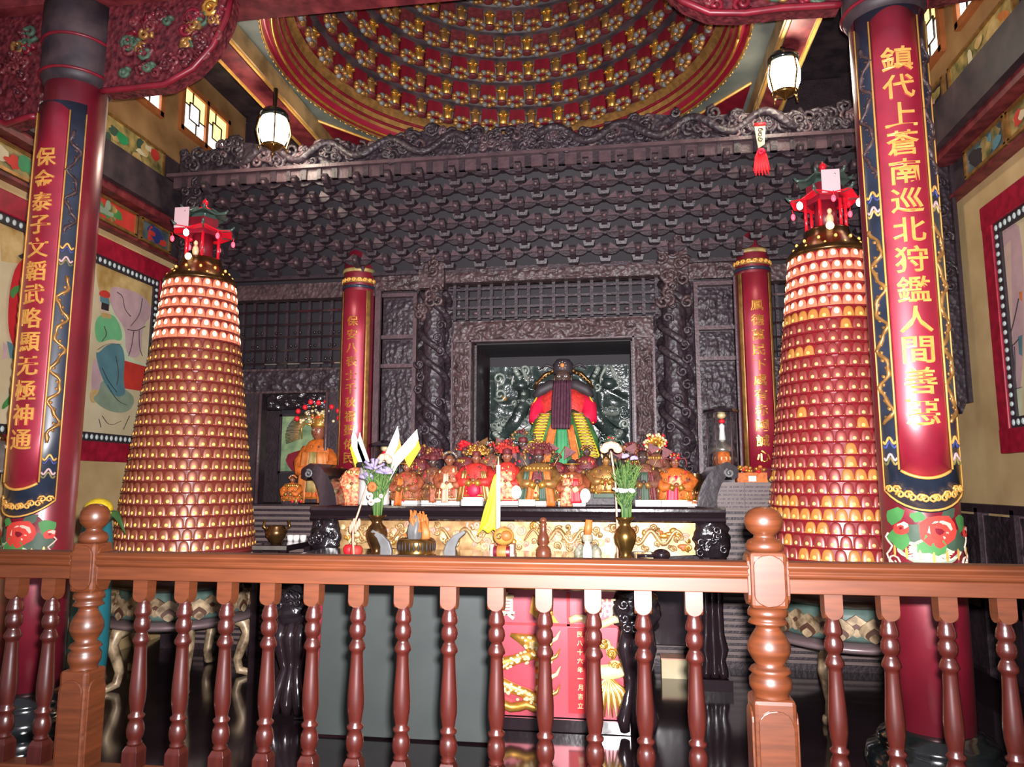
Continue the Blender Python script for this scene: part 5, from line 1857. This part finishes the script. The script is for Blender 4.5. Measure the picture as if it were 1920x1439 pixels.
# grey board leaning against the table
b = MB()
T = Matrix.Rotation(math.radians(-5), 4, 'X')
b.box((0, 0, .44), (1.1, .025, .88), 'grey_board', T)
b.box((0, -.002, .882), (1.1, .03, .014), 'stone_grey', T)
tag(b.build('leaning_board', None, (-1.29, 4.42, .012)), 'tall plain dark grey board leaning on the front of the offering table', 'board')
b = MB()
b.box((0, 0, .012), (.2, .1, .024), 'bright_red')
b.box((.02, -.051, .014), (.05, .004, .012), 'gold')
b.box((-.08, -.051, .012), (.03, .004, .02), 'white_paint')
tag(b.build('red_packet', None, (at(885, 1107, Y=4.5).x, 4.56, .874)), 'red and gold paper packet tucked at the top edge of the grey board', 'packet')


# ================================================================== THINGS ON THE OFFERING TABLE
def lx(u, y):
    return at(u, 1040, Y=y).x


def vase(label, u, y, m):
    t = thing('flower_vase', label, 'vase', (lx(u, y), y, ZL))
    b = MB()
    b.lathe([(.055, 0), (.06, .01), (.04, .03), (.03, .045), (.045, .08), (.066, .13), (.072, .165), (.06, .2), (.038, .222), (.032, .24), (.045, .26), (.062, .278), (.06, .282), (.03, .25), (.0, .2)], m, n=28)
    b.build('body', t)
    return t


def bouquet(label, u, y, z, stems, blooms, h, spread, seed, tint='stem_green'):
    t = thing('flower_bouquet', label, 'flowers', (lx(u, y), y, z))
    rnd = random.Random(seed)
    b = MB()
    for i in range(stems):
        a, s = rnd.uniform(0, 2 * PI), spread * rnd.random() ** .6
        p1 = (s * .35 * cos(a), s * .25 * sin(a), h * .4)
        p2 = (s * cos(a) * rnd.uniform(.8, 1.2), s * .6 * sin(a), h * rnd.uniform(.7, 1.05))
        b.tube([(0.02 * cos(a), .02 * sin(a), -.04), p1, p2], [.004, .004, .002], rnd.choice((tint, tint, 'leaf_dark')), 4)
        if rnd.random() < .7:
            for k in range(5):
                f = .4 + .12 * k
                q = (p1[0] + (p2[0] - p1[0]) * (f - .4) / .6, p1[1] + (p2[1] - p1[1]) * (f - .4) / .6, p1[2] + (p2[2] - p1[2]) * (f - .4) / .6)
                an = rnd.uniform(0, 2 * PI)
                b.tube([q, (q[0] + .03 * cos(an), q[1] + .02 * sin(an), q[2] + .035)], [.004, .001], rnd.choice((tint, 'leaf_dark')), 4)
    b.build('stems', t)
    for m, x, yy, zz, r, kind in blooms:
        b = MB()
        if kind == 'daisy':
            for k in range(12):
                a = k * PI / 6
                b.ell((r * .6 * cos(a), -.004, r * .6 * sin(a)), (r * .45, .006, r * .45), m, 6, 4)
            b.ell((0, -.012, 0), (r * .3, .01, r * .3), 'petal_orange', 8, 5)
        elif kind == 'umbel':
            for k in range(26):
                a, q = rnd.uniform(0, 2 * PI), r * rnd.random() ** .5
                b.ell((q * cos(a), q * sin(a) * .6, rnd.uniform(-.006, .01)), (.011, .011, .008), m, 6, 4)
        else:
            for k in range(14):
                a, e = rnd.uniform(0, 2 * PI), rnd.uniform(.1, 1.4)
                b.tube([(0, 0, 0), (r * cos(a) * cos(e), r * .6 * sin(a) * cos(e), r * sin(e) * .8)], [.006, .012], m, 5)
        b.build('blossom', t, (x, yy, zz))
    return t


vase('tarnished bronze vase on the left holding the mixed purple bouquet', 706, 4.85, 'bronze')
bouquet('mixed bouquet with purple, orange and white flowers in the left bronze vase', 706, 4.85, ZL + .26, 60,
        [('petal_purple', -.02, -.04, .33, .09, 'star'), ('petal_purple', .05, -.03, .3, .06, 'star'), ('petal_purple', -.07, -.02, .26, .06, 'star'), ('petal_orange', -.01, -.09, .21, .032, 'daisy'), ('petal_white', -.02, -.1, .15, .022, 'daisy'), ('petal_white', .02, -.09, .12, .02, 'umbel'), ('petal_white', -.01, -.1, .11, .022, 'daisy'), ('petal_white', .05, -.08, .15, .014, 'daisy')], .36, .12, 3)
vase('shiny brass vase on the right holding white flowers', 1173, 4.8, 'brass')
bouquet('green bunch topped by a flat white flower head in the right brass vase', 1173, 4.8, ZL + .26, 70,
        [('petal_white', 0, -.03, .19, .075, 'umbel'), ('petal_white', .02, -.05, .185, .05, 'umbel')], .2, .075, 5)
bouquet('feathery green sprays rising behind the white flower head', 1178, 4.86, ZL + .3, 60,
        [('petal_purple', .0, 0, .36, .03, 'star'), ('petal_purple', .05, .0, .35, .025, 'star')], .34, .1, 6, 'stem_green')
t = thing('lotus_stem', 'faded pink lotus flower on a tall stem behind the right brass vase', 'flower', (lx(1158, 4.92), 4.92, ZL))
b = MB()
b.tube([(0.0, 0, 0), (.0, 0, .25), (-.005, 0, .5), (-.02, 0, .62), (-.03, 0, .7)], .007, 'petal_pink', 6)
b.build('stem', t)
b = MB()
for k in range(9):
    a = PI * (.05 + .9 * k / 8)
    b.ell((-.03 + .045 * cos(a), .01 * (k % 2), .71 + .035 * sin(a)), (.032, .015, .025), 'petal_pink', 8, 6)
b.build('petals', t)
t = thing('lotus_stem', 'withered cream lotus stem drooping left of the mixed bouquet', 'flower', (lx(664, 4.88), 4.88, ZL))
b = MB()
b.tube([(.0, 0, 0), (-.01, 0, .1), (-.005, -.02, .2), (.03, -.02, .3), (.06, 0, .42), (.1, .02, .56), (.16, .02, .62)], [.008, .008, .007, .007, .006, .006, .006], 'petal_pink', 6)
b.build('stem', t)
b = MB()
for k in range(6):
    b.ell((-.02 + .012 * k, -.03, .19 + .02 * (k % 3)), (.012, .01, .03), 'petal_pink', 8, 6)
b.build('bud', t)
b = MB()
for k in range(7):
    a = PI * (.05 + .9 * k / 6)
    b.ell((.19 + .035 * cos(a), .02 + .01 * (k % 2), .645 + .03 * sin(a)), (.026, .014, .024), 'petal_pink', 8, 6)
b.build('petals', t)
for i, (u, m, lab) in enumerate(((655, 'bright_red', 'red apple at the left end of the offering table'), (668, 'mural_red', 'second apple touching the red apple, duller red'))):
    t = thing('apple', lab, 'fruit', (lx(u, 5.0 - .06 * i), 5.0 - .06 * i, ZL))
    b = MB()
    b.lathe([(.012, .004), (.03, .0), (.042, .025), (.043, .05), (.03, .07), (.012, .072), (0, .062)], m, n=16)
    b.build('flesh', t)
    b = MB()
    b.tube([(0, 0, .06), (.006, 0, .09)], .003, 'brown_wood', 5)
    b.build('stem', t)

# brass basin with a figured stone, between two grey crescents
t = thing('brass_basin', 'round brass basin with vertical slots, holding a stone and orange coral', 'basin', (lx(781, 4.95), 4.95, ZL))
b = MB()
b.lathe([(.09, 0), (.13, .004), (.14, .015), (.12, .02), (.112, .03), (.124, .06), (.128, .095), (.122, .115), (.105, .125), (.1, .12), (.1, .04), (0, .04)], 'brass', n=40)
b.build('bowl', t)
b = MB()
for k in range(26):
    a = k * 2 * PI / 26
    T = Matrix.Rotation(a, 4, 'Z')
    b.ell((.125, 0, .075), (.006, .0075, .034), 'ink', 8, 6, T)
b.build('slots', t)
t = thing('scholar_stone', 'grey stone topped by orange coral, sitting in the slotted brass basin', 'stone ornament', (lx(783, 4.95), 4.95, ZL + .045))
b = MB()
def rock(s, q):
    a, e = s * 2 * PI, q * PI
    n = 1 + .35 * noise.noise(Vector((cos(a) * 2, sin(a) * 2, q * 5)))
    return (-.02 + .05 * n * cos(a) * sin(e), .045 * n * sin(a) * sin(e), .12 - .12 * n * cos(e))
b.sheet(rock, 20, 14, 'stone_grey')
b.build('rock', t)
b = MB()
rnd = random.Random(8)
for k in range(22):
    x = rnd.uniform(-.05, .06)
    b.tube([(x * .7 + .02, rnd.uniform(-.03, .03), .12), (x, rnd.uniform(-.03, .03), .2), (x + rnd.uniform(-.02, .02), 0, rnd.uniform(.235, .27))], [.018, .014, .005], 'coral_orange', 6)
for k in range(6):
    b.tube([(.045 + .005 * k, -.02, .04), (.055 + .004 * k, -.03, .12), (.04, -.02, .19)], .02, 'coral_orange', 7)
b.build('coral', t)


def crescent(label, u, sg):
    t = tag(None, None, None) if False else None
    b = MB()
    # blade: broad upright body with a tip that sweeps outward
    outer = [(.045 * sg, 0), (.05 * sg, .05), (.03 * sg, .11), (-.02 * sg, .16), (-.085 * sg, .19)]
    inner = [(-.1 * sg, .175), (-.055 * sg, .135), (-.03 * sg, .08), (-.03 * sg, .03), (-.03 * sg, 0)]
    b.prism(outer + inner, -.02, .02, 'stone_grey')
    return tag(b.build('crescent_block', None, (lx(u, 4.8), 4.8, ZL), bevel=.006), label, 'ornament')


crescent('dark grey crescent horn left of the slotted basin, tip pointing left', 722, 1)
crescent('dark grey crescent horn right of the slotted basin, tip pointing right', 846, -1)
# orange wooden fish drum on its red stand
t = thing('wooden_drum', 'orange lacquered round wooden drum on a small pink and red stand', 'wooden drum', (lx(944, 4.85), 4.85, ZL))
b = MB()
b.box((0, 0, .02), (.16, .12, .04), 'petal_pink')
for x in (-.065, .065):
    b.box((x, -.02, .06), (.025, .1, .09), 'petal_pink')
b.tube([(-.055, -.055, .055), (.055, -.055, .055)], .04, 'red_lacquer', 14)
b.tube([(-.03, -.056, .055), (.03, -.056, .055)], .042, 'coral_orange', 14)
b.build('stand', t, bevel=.003)
b = MB()
b.ell((0, .01, .15), (.07, .06, .06), 'gold_paint', 18, 12)
b.ell((.02, -.03, .155), (.04, .03, .035), 'coral_orange', 14, 8)
b.tube(spiral((-.02, -.045, .15), .025, 1.2, 10), .005, 'brown_wood', 5)
b.build('drum', t)
# yellow paper flag on a red stick
t = thing('yellow_flag', 'yellow crumpled paper flag on a thick white pole with red stick', 'flag', (lx(934, 5.1), 5.1, ZL))
b = MB()
b.tube([(0, 0, 0), (0, 0, .26)], .006, 'bright_red', 8)
b.tube([(0, 0, .18), (0, 0, .62)], .016, 'white_paint', 12)
b.tube([(0, 0, .62), (0, 0, .68)], [.008, .002], 'gold_pale', 8)
b.build('pole', t)
b = MB()
def fl(s, q):
    top = .56 - .42 * s ** 1.2
    bot = .165 + .0 * s
    return (-.016 - .125 * s, -.012 + .02 * sin(q * 9 + s * 6) * s, bot + (top - bot) * q + .012 * sin(s * 11))
b.sheet(fl, 16, 14, 'yellow_cloth')
for i in range(3):
    write(b, '令符卍'[i] if False else '令', -.05 - .03 * i, .24 + .015 * i, .03, lambda s, q: (s, -.04, q), 'ink') if False else None
b.build('cloth', t, solid=.003)
# turned gourd bottle
t = thing('gourd_bottle', 'dark brown turned wooden gourd bottle left of the jade stone', 'bottle', (lx(1019, 4.82), 4.82, ZL))
b = MB()
b.lathe([(.03, 0), (.045, .01), (.052, .04), (.047, .075), (.03, .095), (.026, .1), (.037, .115), (.037, .14), (.03, .165), (.022, .18), (.02, .22), (.024, .235), (.017, .245)], 'brown_wood', n=24)
b.build('body', t)
b = MB()
b.lathe([(.017, .245), (.024, .25), (.02, .265), (.008, .275), (0, .277)], 'brown_wood', n=16)
b.build('stopper', t)
# jade coloured stone with brown stick
t = thing('jade_stone_ornament', 'mottled green stone ornament with an upright brown wooden stick', 'stone ornament', (lx(1102, 4.82), 4.82, ZL))
b = MB()
for x, r, z in ((-.055, .034, .05), (.055, .034, .055), (-.06, .03, .02), (.06, .03, .02), (-.045, .025, .08), (.05, .022, .085)):
    b.ell((x, 0, z), (r, .04, r * 1.25), 'jade_stone', 12, 8)
b.build('stone', t)
b = MB()
b.prism([(-.03, 0), (.03, 0), (.026, .09), (.012, .13), (-.012, .13), (-.026, .09)], -.045, .03, 'petal_white')
b.lathe([(.03, .12), (.036, .14), (.034, .165), (.03, .17)], 'jade_stone', n=14)
b.build('spout', t, bevel=.006)
b = MB()
b.tube([(0, 0, .16), (.006, 0, .21), (.012, 0, .262)], [.024, .026, .023], 'coral_orange', 10)
b.build('stick', t)
b = MB()
b.ell((0, 0, .022), (.06, .05, .04), 'black_lacquer', 16, 8)
b.tube([(-.16, 0, .012), (-.04, 0, .014)], .012, 'black_lacquer', 8)
tag(b.build('black_ladle', None, (lx(1240, 5.1), 5.1, ZL)), 'small black round bowl with a handle right of the brass vase', 'ladle')

# ================================================================== THINGS ON THE HIGH ALTAR
t = thing('incense_pot', 'white cylindrical incense pot with dark rim near the left end of the high altar', 'incense pot', (U(702, 5.84), 5.84, ZA))
b = MB()
b.lathe([(.12, 0), (.128, .01), (.125, .05), (.12, .3)], 'white_paint', n=32)
b.build('body', t)
b = MB()
b.lathe([(.12, .3), (.15, .305), (.152, .33), (.14, .345), (.12, .34), (.11, .3), (0, .29)], 'ink', n=32)
b.build('rim', t)
for x0, z0, x1, z1, m, lab in ((-.06, .3, -.2, .62, 'yellow_cloth', 'leftmost folded white and yellow flag leaning out of the white incense pot'),
                               (-.03, .31, -.14, .6, 'mural_lilac', 'second folded white flag from the left in the white incense pot'),
                               (.05, .3, .2, .64, 'gold_paint', 'tall white and amber flag leaning right out of the incense pot'),
                               (.09, .29, .37, .6, 'yellow_cloth', 'wide white and yellow flag leaning farthest right over the hat statuette')):
    t = thing('command_flag', lab, 'flag', (U(702, 5.82) + x0 * .8, 5.82, ZA + .3))
    dx, dz = x1 - x0, z1 - z0
    sg = 1 if dx > 0 else -1
    b = MB()
    b.tube([(0, 0, -.2), (dx, 0, dz + .0)], .005, 'white_paint', 6)
    b.build('stick', t)
    b = MB()
    b.prism([(0, .0), (dx, dz), (dx + sg * .015, dz - .08), (dx * .85 + sg * .03, dz * .55), (.02 * sg, -.1)], -.012, .0, 'petal_white')
    b.prism([(dx * .5, dz * .45), (dx * .97, dz * .9), (dx + sg * .03, dz * .5), (dx * .7 + sg * .02, .0)], .004, .012, m)
    b.build('cloth', t)


def glass_lantern(label, x, y, z, w, h, red):
    t = thing('glass_lantern', label, 'lantern', (x, y, z))
    b = MB()
    b.lathe([(w * .62, 0), (w * .62, .03), (w * .55, .045)], 'black_lacquer', n=6, smooth=False)
    b.build('base', t)
    b = MB()
    b.lathe([(w * .56, h - .03), (w * .64, h - .02), (w * .62, h), (w * .2, h + .03)], 'black_lacquer', n=6, smooth=False)
    b.build('cap', t)
    b = MB()
    for k in range(6):
        a = k * PI / 3
        b.tube([(w * .52 * cos(a), w * .52 * sin(a), .03), (w * .52 * cos(a), w * .52 * sin(a), h - .02)], .006, 'dark_wood_light', 6)
    b.build('frame', t)
    b = MB()
    b.lathe([(w * .5, .04), (w * .5, h - .03)], 'glass', n=6, smooth=False, cap=False)
    b.build('glass_pane', t)
    b = MB()
    b.lathe([(.075, .04), (.08, .1), (.06, .14), (.07, .2), (.05, .26)], red, n=14)
    for k in range(10):
        a = k * 2 * PI / 10
        b.ell((.072 * cos(a), .072 * sin(a), .1), (.014, .014, .03), 'silver', 6, 5)
        b.ell((.06 * cos(a), .06 * sin(a), .2), (.012, .012, .02), 'gold_pale', 6, 5)
    b.lathe([(.1, .26), (.08, .3), (.03, .34), (.02, .36)], 'silver', n=10)
    b.lathe([(.028, .36), (.02, h * .72), (.024, h * .78), (0, h * .82)], 'petal_white', n=10)
    b.ell((0, -.01, h * .84), (.03, .025, .02), 'bright_red', 8, 6)
    b.ell((0, 0, h * .92), (.04, .04, .03), 'gold_pale', 8, 6)
    b.build('ornament', t)


glass_lantern('glass lantern with white and red ornament behind the incense pot', U(722, 6.3), 6.3, ZA, .25, .52, 'white_paint')
glass_lantern('tall glass lantern with orange and silver pagoda ornament behind the right altar scroll', at(1357, 900, Y=6.52).x, 6.52, 1.5, .24, .62, 'orange_cloth')
t = thing('glass_goblet', 'dark glass goblet candle at the right end of the statuette row', 'goblet', (U(1303, 5.95), 5.95, ZA))
b = MB()
b.box((0, 0, .025), (.12, .08, .05), 'white_paint')
b.build('foot_block', t, bevel=.003)
b = MB()
b.lathe([(.035, .05), (.03, .06), (.012, .08), (.012, .13), (.03, .15), (.05, .19), (.052, .25)], 'bronze', n=16, cap=False)
b.build('cup', t)
for i, (u, w, lab) in enumerate(((886, .17, 'white block in front of the statuette with crimson pouch'), (988, .13, 'white block below the brown and gold mirror statuette'), (1215, .2, 'long white block before the slate-ribboned statuette'), (1262, .2, 'white carved block under the crimson ribboned statuette'))):
    b = MB()
    b.box((0, 0, .025), (w, .05, .05), 'white_paint')
    tag(b.build('white_block', None, (U(u, 5.74), 5.74, ZA), bevel=.004), lab, 'block', 'white blocks along the altar front edge')

# ------------------------------------------------------------------ side pieces
t = thing('side_table', 'small dark side table with a pale glass edge left of the high altar', 'side table', (-2.69, 5.7, 0))
b = MB()
b.box((0, 0, 1.0), (.28, .5, .04), 'black_lacquer')
b.box((0, -.251, 1.0), (.28, .006, .03), 'silver')
b.build('top', t)
for x in (-.11, .11):
    for y in (-.22, .22):
        b = MB()
        b.box((x, y, .49), (.05, .05, .98), 'black_lacquer')
        b.build('leg', t)
t = thing('brass_censer', 'small brass censer with two handles on the dark side table', 'censer', (-2.72, 5.62, 1.02))
b = MB()
b.lathe([(.04, 0), (.05, .02), (.08, .06), (.085, .1), (.06, .13), (.065, .14), (.05, .14), (0, .1)], 'bronze', n=20)
b.build('bowl', t)
for sg in (-1, 1):
    b = MB()
    b.tube([(sg * .07, 0, .1), (sg * .11, 0, .13), (sg * .1, 0, .18)], .01, 'brass', 6)
    b.build('handle', t)
for i, u in enumerate((546, 557, 570)):
    b = MB()
    b.lathe([(.02, 0), (.026, .02), (.028, .05), (.024, .05), (.018, .015), (0, .01)], 'white_paint', n=14)
    nm = ('leftmost', 'middle', 'rightmost')[i]
    tag(b.build('tea_cup', None, (at(u, 968, Y=5.85).x, 5.85, 1.02)), nm + ' of three small white tea cups on the side table', 'cup', 'small white cups left of the altar')
t = thing('offering_box', 'red and orange boxed offerings on the plinth beside the right slim column', 'gift box', (at(1410, 925, Y=6.41).x, 6.41, 1.5))
b = MB()
b.box((0, 0, .04), (.24, .09, .08), 'orange_cloth')
b.build('box', t)
b = MB()
rnd = random.Random(6)
for i in range(26):
    b.ell((rnd.uniform(-.12, .1), rnd.uniform(-.05, .03), .085 + rnd.uniform(0, .05)), (.02, .02, .014), rnd.choice(('bright_red', 'coral_orange', 'gold')), 7, 5)
b.build('wrapping', t)
b = MB()
b.box((.0, -.047, .03), (.06, .004, .045), 'white_paint')
b.build('paper_label', t)
b = MB()
b.box((0, 0, .07), (.22, .16, .14), 'mural_ground')
b.box((0, 0, .145), (.226, .166, .01), 'petal_pink')
tag(b.build('carton', None, (at(1268, 1238, Y=6.0).x, 6.12, .0)), 'pale beige carton on the floor behind the offering table, beside the altar leg', 'carton')
t = thing('hanging_charm', 'small white and red paper charm with red tassel hanging before the right canopy', 'charm', (at(1425, 250, Y=5.9).x, 5.9, at(1425, 250, Y=5.9).z))
b = MB()
b.prism([(-.045, .07), (.045, .07), (.03, -.1), (-.02, -.13)], -.01, .01, 'mural_ground')
b.tube([(-.045, -.012, .07), (.045, -.012, .07)], .014, 'bright_red', 6)
b.tube([(0, 0, .07), (0, .02, .34)], .003, 'ink', 5)
for k in range(3):
    b.tube(spiral((0, -.014, .02 - k * .04), .022, 1.2, 9, k), .004, 'ink', 5)
b.build('card', t)
b = MB()
for i in range(16):
    x = (i - 7.5) * .006
    b.tube([(x * .3, 0, -.13), (x, 0, -.2), (x * 1.4, 0, -.32 - .02 * (i % 3))], .006, 'bright_red', 5)
b.tube(spiral((0, -.01, -.17), .03, 1, 8), .012, 'crimson', 6)
b.build('tassel', t)
# yellow wrapped bundle and far left bell behind the post
yc = at(185, 950, Y=4.55)
t = thing('yellow_cap_bundle', 'yellow cap on a teal bundle behind the left newel post', 'bundle', (yc.x, 4.55, yc.z - 1.2))
b = MB()
b.lathe([(.1, 1.2 - yc.z), (.12, .3), (.11, .7), (.1, 1.0), (.08, 1.13)], 'teal_cloth', n=20)
b.build('teal_wrap', t)
b = MB()
b.ell((.0, 0, 1.18), (.09, .09, .075), 'yellow_cloth', 16, 10)
b.ell((.04, -.05, 1.16), (.09, .07, .02), 'yellow_cloth', 14, 8)
b.build('cap', t)
b = MB()
for k in range(6):
    b.tube([(.07, 0, 1.1), (.11 + .01 * k, -.02, 1.16), (.15 + .015 * k, -.02, 1.12 - .02 * k)], [.012, .016, .004], 'leaf_dark', 6)
b.build('leaves', t)
t = thing('bell_stand', 'dark metal bell on a pole at the left edge of the photo', 'bell', (at(-4, 860, Y=4.3).x, 4.3, 0))
b = MB()
b.lathe([(.2, 0), (.2, .03), (.05, .06), (.025, .1), (.025, 1.6)], 'stone_black', n=20)
b.build('pole', t)
b = MB()
b.lathe([(.15, 1.56), (.15, 1.58), (.125, 1.6), (.11, 1.68), (.08, 1.74), (.03, 1.77), (0, 1.78)], 'silver', n=24)
b.ell((0, 0, 1.79), (.03, .03, .03), 'bronze', 8, 6)
b.build('bell', t)

# ================================================================== DOMED CEILING
t = thing('caisson_dome', 'round stepped dome ceiling of red and gold carved figures over the altar hall', 'domed ceiling', (CC[0], CC[1], ZC))
b = MB()
b.lathe([(1.93, -.03), (1.93, .02), (1.9, .02), (1.87, -.04), (1.83, -.03), (1.83, .1)], 'red_panel', n=96, cap=False)
for r, z, m in ((1.935, -.03, 'gold_dull'), (1.85, -.042, 'gold')):
    b.tube([(r * cos(a), r * sin(a), z) for a in [2 * PI * i / 96 for i in range(97)]], .012, m, 6)
b.build('outer_ring', t)
b = MB()
b.lathe([(1.83, .02), (1.8, .1), (1.76, .18), (1.72, .2)], 'gold_dull', n=96, cap=False)
for k in range(90):
    a = 2 * PI * k / 90
    T = Matrix.Rotation(a, 4, 'Z')
    pts = [(1.905, -.03 + .0), (1.905, .0)]
    for q in ([(1.945, -.025, -.045), (1.945, -.025, .0), (1.945, .025, .0), (1.945, .025, -.03), (1.945, 0, -.03)],):
        b.tube([(x, y * 1.6, z * .6 + .012 - .035) for x, y, z in q], .005, 'gold_paint', 4, T)
for rr, zz in ((1.815, .06), (1.785, .13)):
    b.tube([(rr * cos(a), rr * sin(a), zz) for a in [2 * PI * i / 96 for i in range(97)]], .015, 'deep_red', 6)
b.build('patterned_band', t)
tiers = []
r, z = 1.74, .2
prof = [(1.76, .18)]
for k in range(12):
    tiers.append((r, z))
    prof += [(r, z), (r - .015, z + .18), (r - .09, z + .2)]
    r -= .108
    z += .21
prof += [(.2, z), (0, z)]
b = MB()
b.lathe(prof, 'panel_dark', n=72, cap=False)
b.build('stepped_shell', t)


def figure_mesh(nm, robe):
    b = MB()
    b.lathe([(.04, 0), (.036, .05), (.042, .1), (.03, .135), (.012, .145)], robe, n=10, sy=.8)
    b.ell((0, -.005, .168), (.02, .02, .026), robe, 8, 6)
    b.lathe([(.016, .185), (.02, .195), (.006, .22)], robe, n=8)
    for sg in (-1, 1):
        b.tube([(sg * .03, 0, .125), (sg * .045, -.02, .09), (sg * .01, -.04, .09)], .011, robe, 6)
    b.ell((0, 0, -.012), (.05, .045, .02), 'maroon_cloth', 10, 6)
    o = b.build(nm)
    me = o.data
    bpy.data.objects.remove(o)
    return me


def bracket_mesh(nm, m):
    b = MB()
    b.prism([(-.07, .0), (.07, .0), (.055, .17), (0, .2), (-.055, .17)], -.03, .05, 'deep_red' if m else 'maroon_cloth')
    for k in range(9):
        a = k * .7
        b.ell((.055 * cos(a), -.04, -.01 + .035 * sin(a)), (.025, .022, .022), 'gold_dull' if k % 3 else 'stone_grey', 7, 5)
    o = b.build(nm)
    me = o.data
    bpy.data.objects.remove(o)
    return me


FM = [figure_mesh('gilt_figure', 'gold'), figure_mesh('gilt_figure', 'gold_dull')]
BM = [bracket_mesh('carved_bracket', 1), bracket_mesh('carved_bracket', 0)]
rest = {'gilt_figure': MB(), 'carved_bracket': MB()}
cnt = {'gilt_figure': 0, 'carved_bracket': 0}
todo = []
for k, (r, z) in enumerate(tiers):
    n = max(10, round(2 * PI * r / .3))
    for i in range(n):
        for nm, off, dr in (('gilt_figure', 0, -.045), ('carved_bracket', .5, -.03)):
            a = 2 * PI * (i + off) / n + PI * (k % 2) / n
            front = sin(a)
            todo.append((front - k * .18, nm, k, a, r + dr, z + (.03 if nm == 'gilt_figure' else .02), i))
todo.sort(key=lambda q: -q[0])
for f, nm, k, a, r, z, i in todo:
    me = (FM if nm == 'gilt_figure' else BM)[(i + k) % 2 if nm == 'gilt_figure' else (1 if k > 2 else 0)]
    s = 1.15 if nm == 'gilt_figure' else 1.3
    T = Matrix.Translation((r * cos(a), r * sin(a), z)) @ Matrix.Rotation(a - PI / 2, 4, 'Z') @ Matrix.Diagonal((s, s, s, 1))
    if cnt[nm] < 100:
        o = bpy.data.objects.new(nm, me)
        COL.objects.link(o)
        o.parent = t
        o.matrix_local = T
        cnt[nm] += 1
    else:
        R = rest[nm]
        base = len(R.v)
        R.v += [tuple(T @ v.co) for v in me.vertices]
        ids = [R.mi(m.name) for m in me.materials]
        for p in me.polygons:
            R.f.append([base + q for q in p.vertices])
            R.m.append(ids[p.material_index])
            R.sm.append(p.use_smooth)
for nm, R in rest.items():
    o = R.build(nm, t)
    o['kind'] = 'stuff'
# gilt corner carvings where the ring meets the canopy
for x, lab in ((-2.15, 'gilt red carving on the ceiling left of the dome, above the canopy crest'), (.45, 'gilt red carving on the ceiling right of the dome, above the canopy crest')):
    b = MB()
    rnd = random.Random(x)
    for i in range(22):
        b.tube(spiral((rnd.uniform(-.22, .22), rnd.uniform(-.04, .04), rnd.uniform(-.06, .04)), rnd.uniform(.03, .06), 1.3, 10, i), [.014] * 11, rnd.choice(('gold', 'bright_red', 'deep_red', 'gold_dull')), 5)
    tag(b.build('ceiling_carving', None, (x, 7.15, ZC - .06)), lab, 'carving')

# ================================================================== LAMPS
for x, lab in ((-2.86, 'glowing glass lantern hanging under the left ceiling beam'), (1.3, 'glowing glass lantern hanging under the right ceiling beam')):
    y = 5.55
    z = at(512, 245, Y=y).z if x < 0 else at(1467, 143, Y=y).z
    t = thing('ceiling_lantern', lab, 'lamp', (x, y, z))
    b = MB()
    b.lathe([(.1, .1), (.115, .115), (.12, .14), (.1, .17), (.05, .2), (.02, .22), (.02, 4.84 - z)], 'stone_black', n=24)
    b.build('cap', t)
    b = MB()
    b.lathe([(.02, -.14), (.085, -.125), (.115, -.06), (.12, .02), (.105, .1), (.0, .11)], 'lamp_glow', n=24)
    b.build('glass_globe', t)
    b = MB()
    for k in range(4):
        a = k * PI / 2 + .5
        b.tube([(.115 * cos(a), .115 * sin(a), .12), (.14 * cos(a), .14 * sin(a), -.02), (.11 * cos(a), .11 * sin(a), -.14), (.12 * cos(a), .12 * sin(a), -.19)], .008, 'brass', 6)
    b.lathe([(.1, -.14), (.06, -.155), (.02, -.18), (0, -.2)], 'brass', n=16)
    b.build('cage', t)

# ================================================================== LIGHT
w = bpy.data.worlds.new('daylight')
scene.world = w
w.use_nodes = True
bg = w.node_tree.nodes['Background']
bg.inputs['Color'].default_value = (.95, .82, .98, 1)
bg.inputs['Strength'].default_value = .33
fl = bpy.data.lights.new('camera_flash', 'AREA')
fl.shape = 'RECTANGLE'
fl.size = .04
fl.size_y = .025
fl.energy = 300
fl.spread = math.radians(108)
fl.color = (1, .96, .98)
fo = bpy.data.objects.new('camera_flash', fl)
COL.objects.link(fo)
fo.matrix_world = Matrix((RIGHT, UP, -FWD)).transposed().to_4x4()
fo.location = EYE + RIGHT * .03 + UP * .05 + FWD * .02
scene.view_settings.view_transform = 'Standard'
scene.view_settings.look = 'None'
scene.view_settings.exposure = 0
scene.view_settings.gamma = 1

# repeats of a kind share a group
GROUPS = {'temple_column': 'red front columns with couplets', 'shrine_column': 'slim red columns beside the shrine', 'carved_bracket': 'carved brackets under the lintel',
          'lamp_tower': 'cone lamp towers beside the altar', 'painted_panel': 'painted panels along the side walls', 'wall_mural': 'beaded murals on the side walls',
          'deity_statuette': 'deity statuettes around the high altar', 'flower_vase': 'metal flower vases on the offering table', 'flower_bouquet': 'flower bunches on the offering table',
          'lotus_stem': 'faded lotus stems on the offering table', 'apple': 'apples on the offering table', 'crescent_block': 'grey crescents beside the brass basin',
          'command_flag': 'flags standing in the incense pot', 'glass_lantern': 'glass lanterns beside the shrine', 'ceiling_lantern': 'lanterns under the ceiling beams',
          'ceiling_carving': 'gilt carvings at the dome corners'}
for o in bpy.data.objects:
    if o.parent is None and 'category' in o:
        g = GROUPS.get(o.name.split('.')[0])
        if g and 'group' not in o:
            o['group'] = g
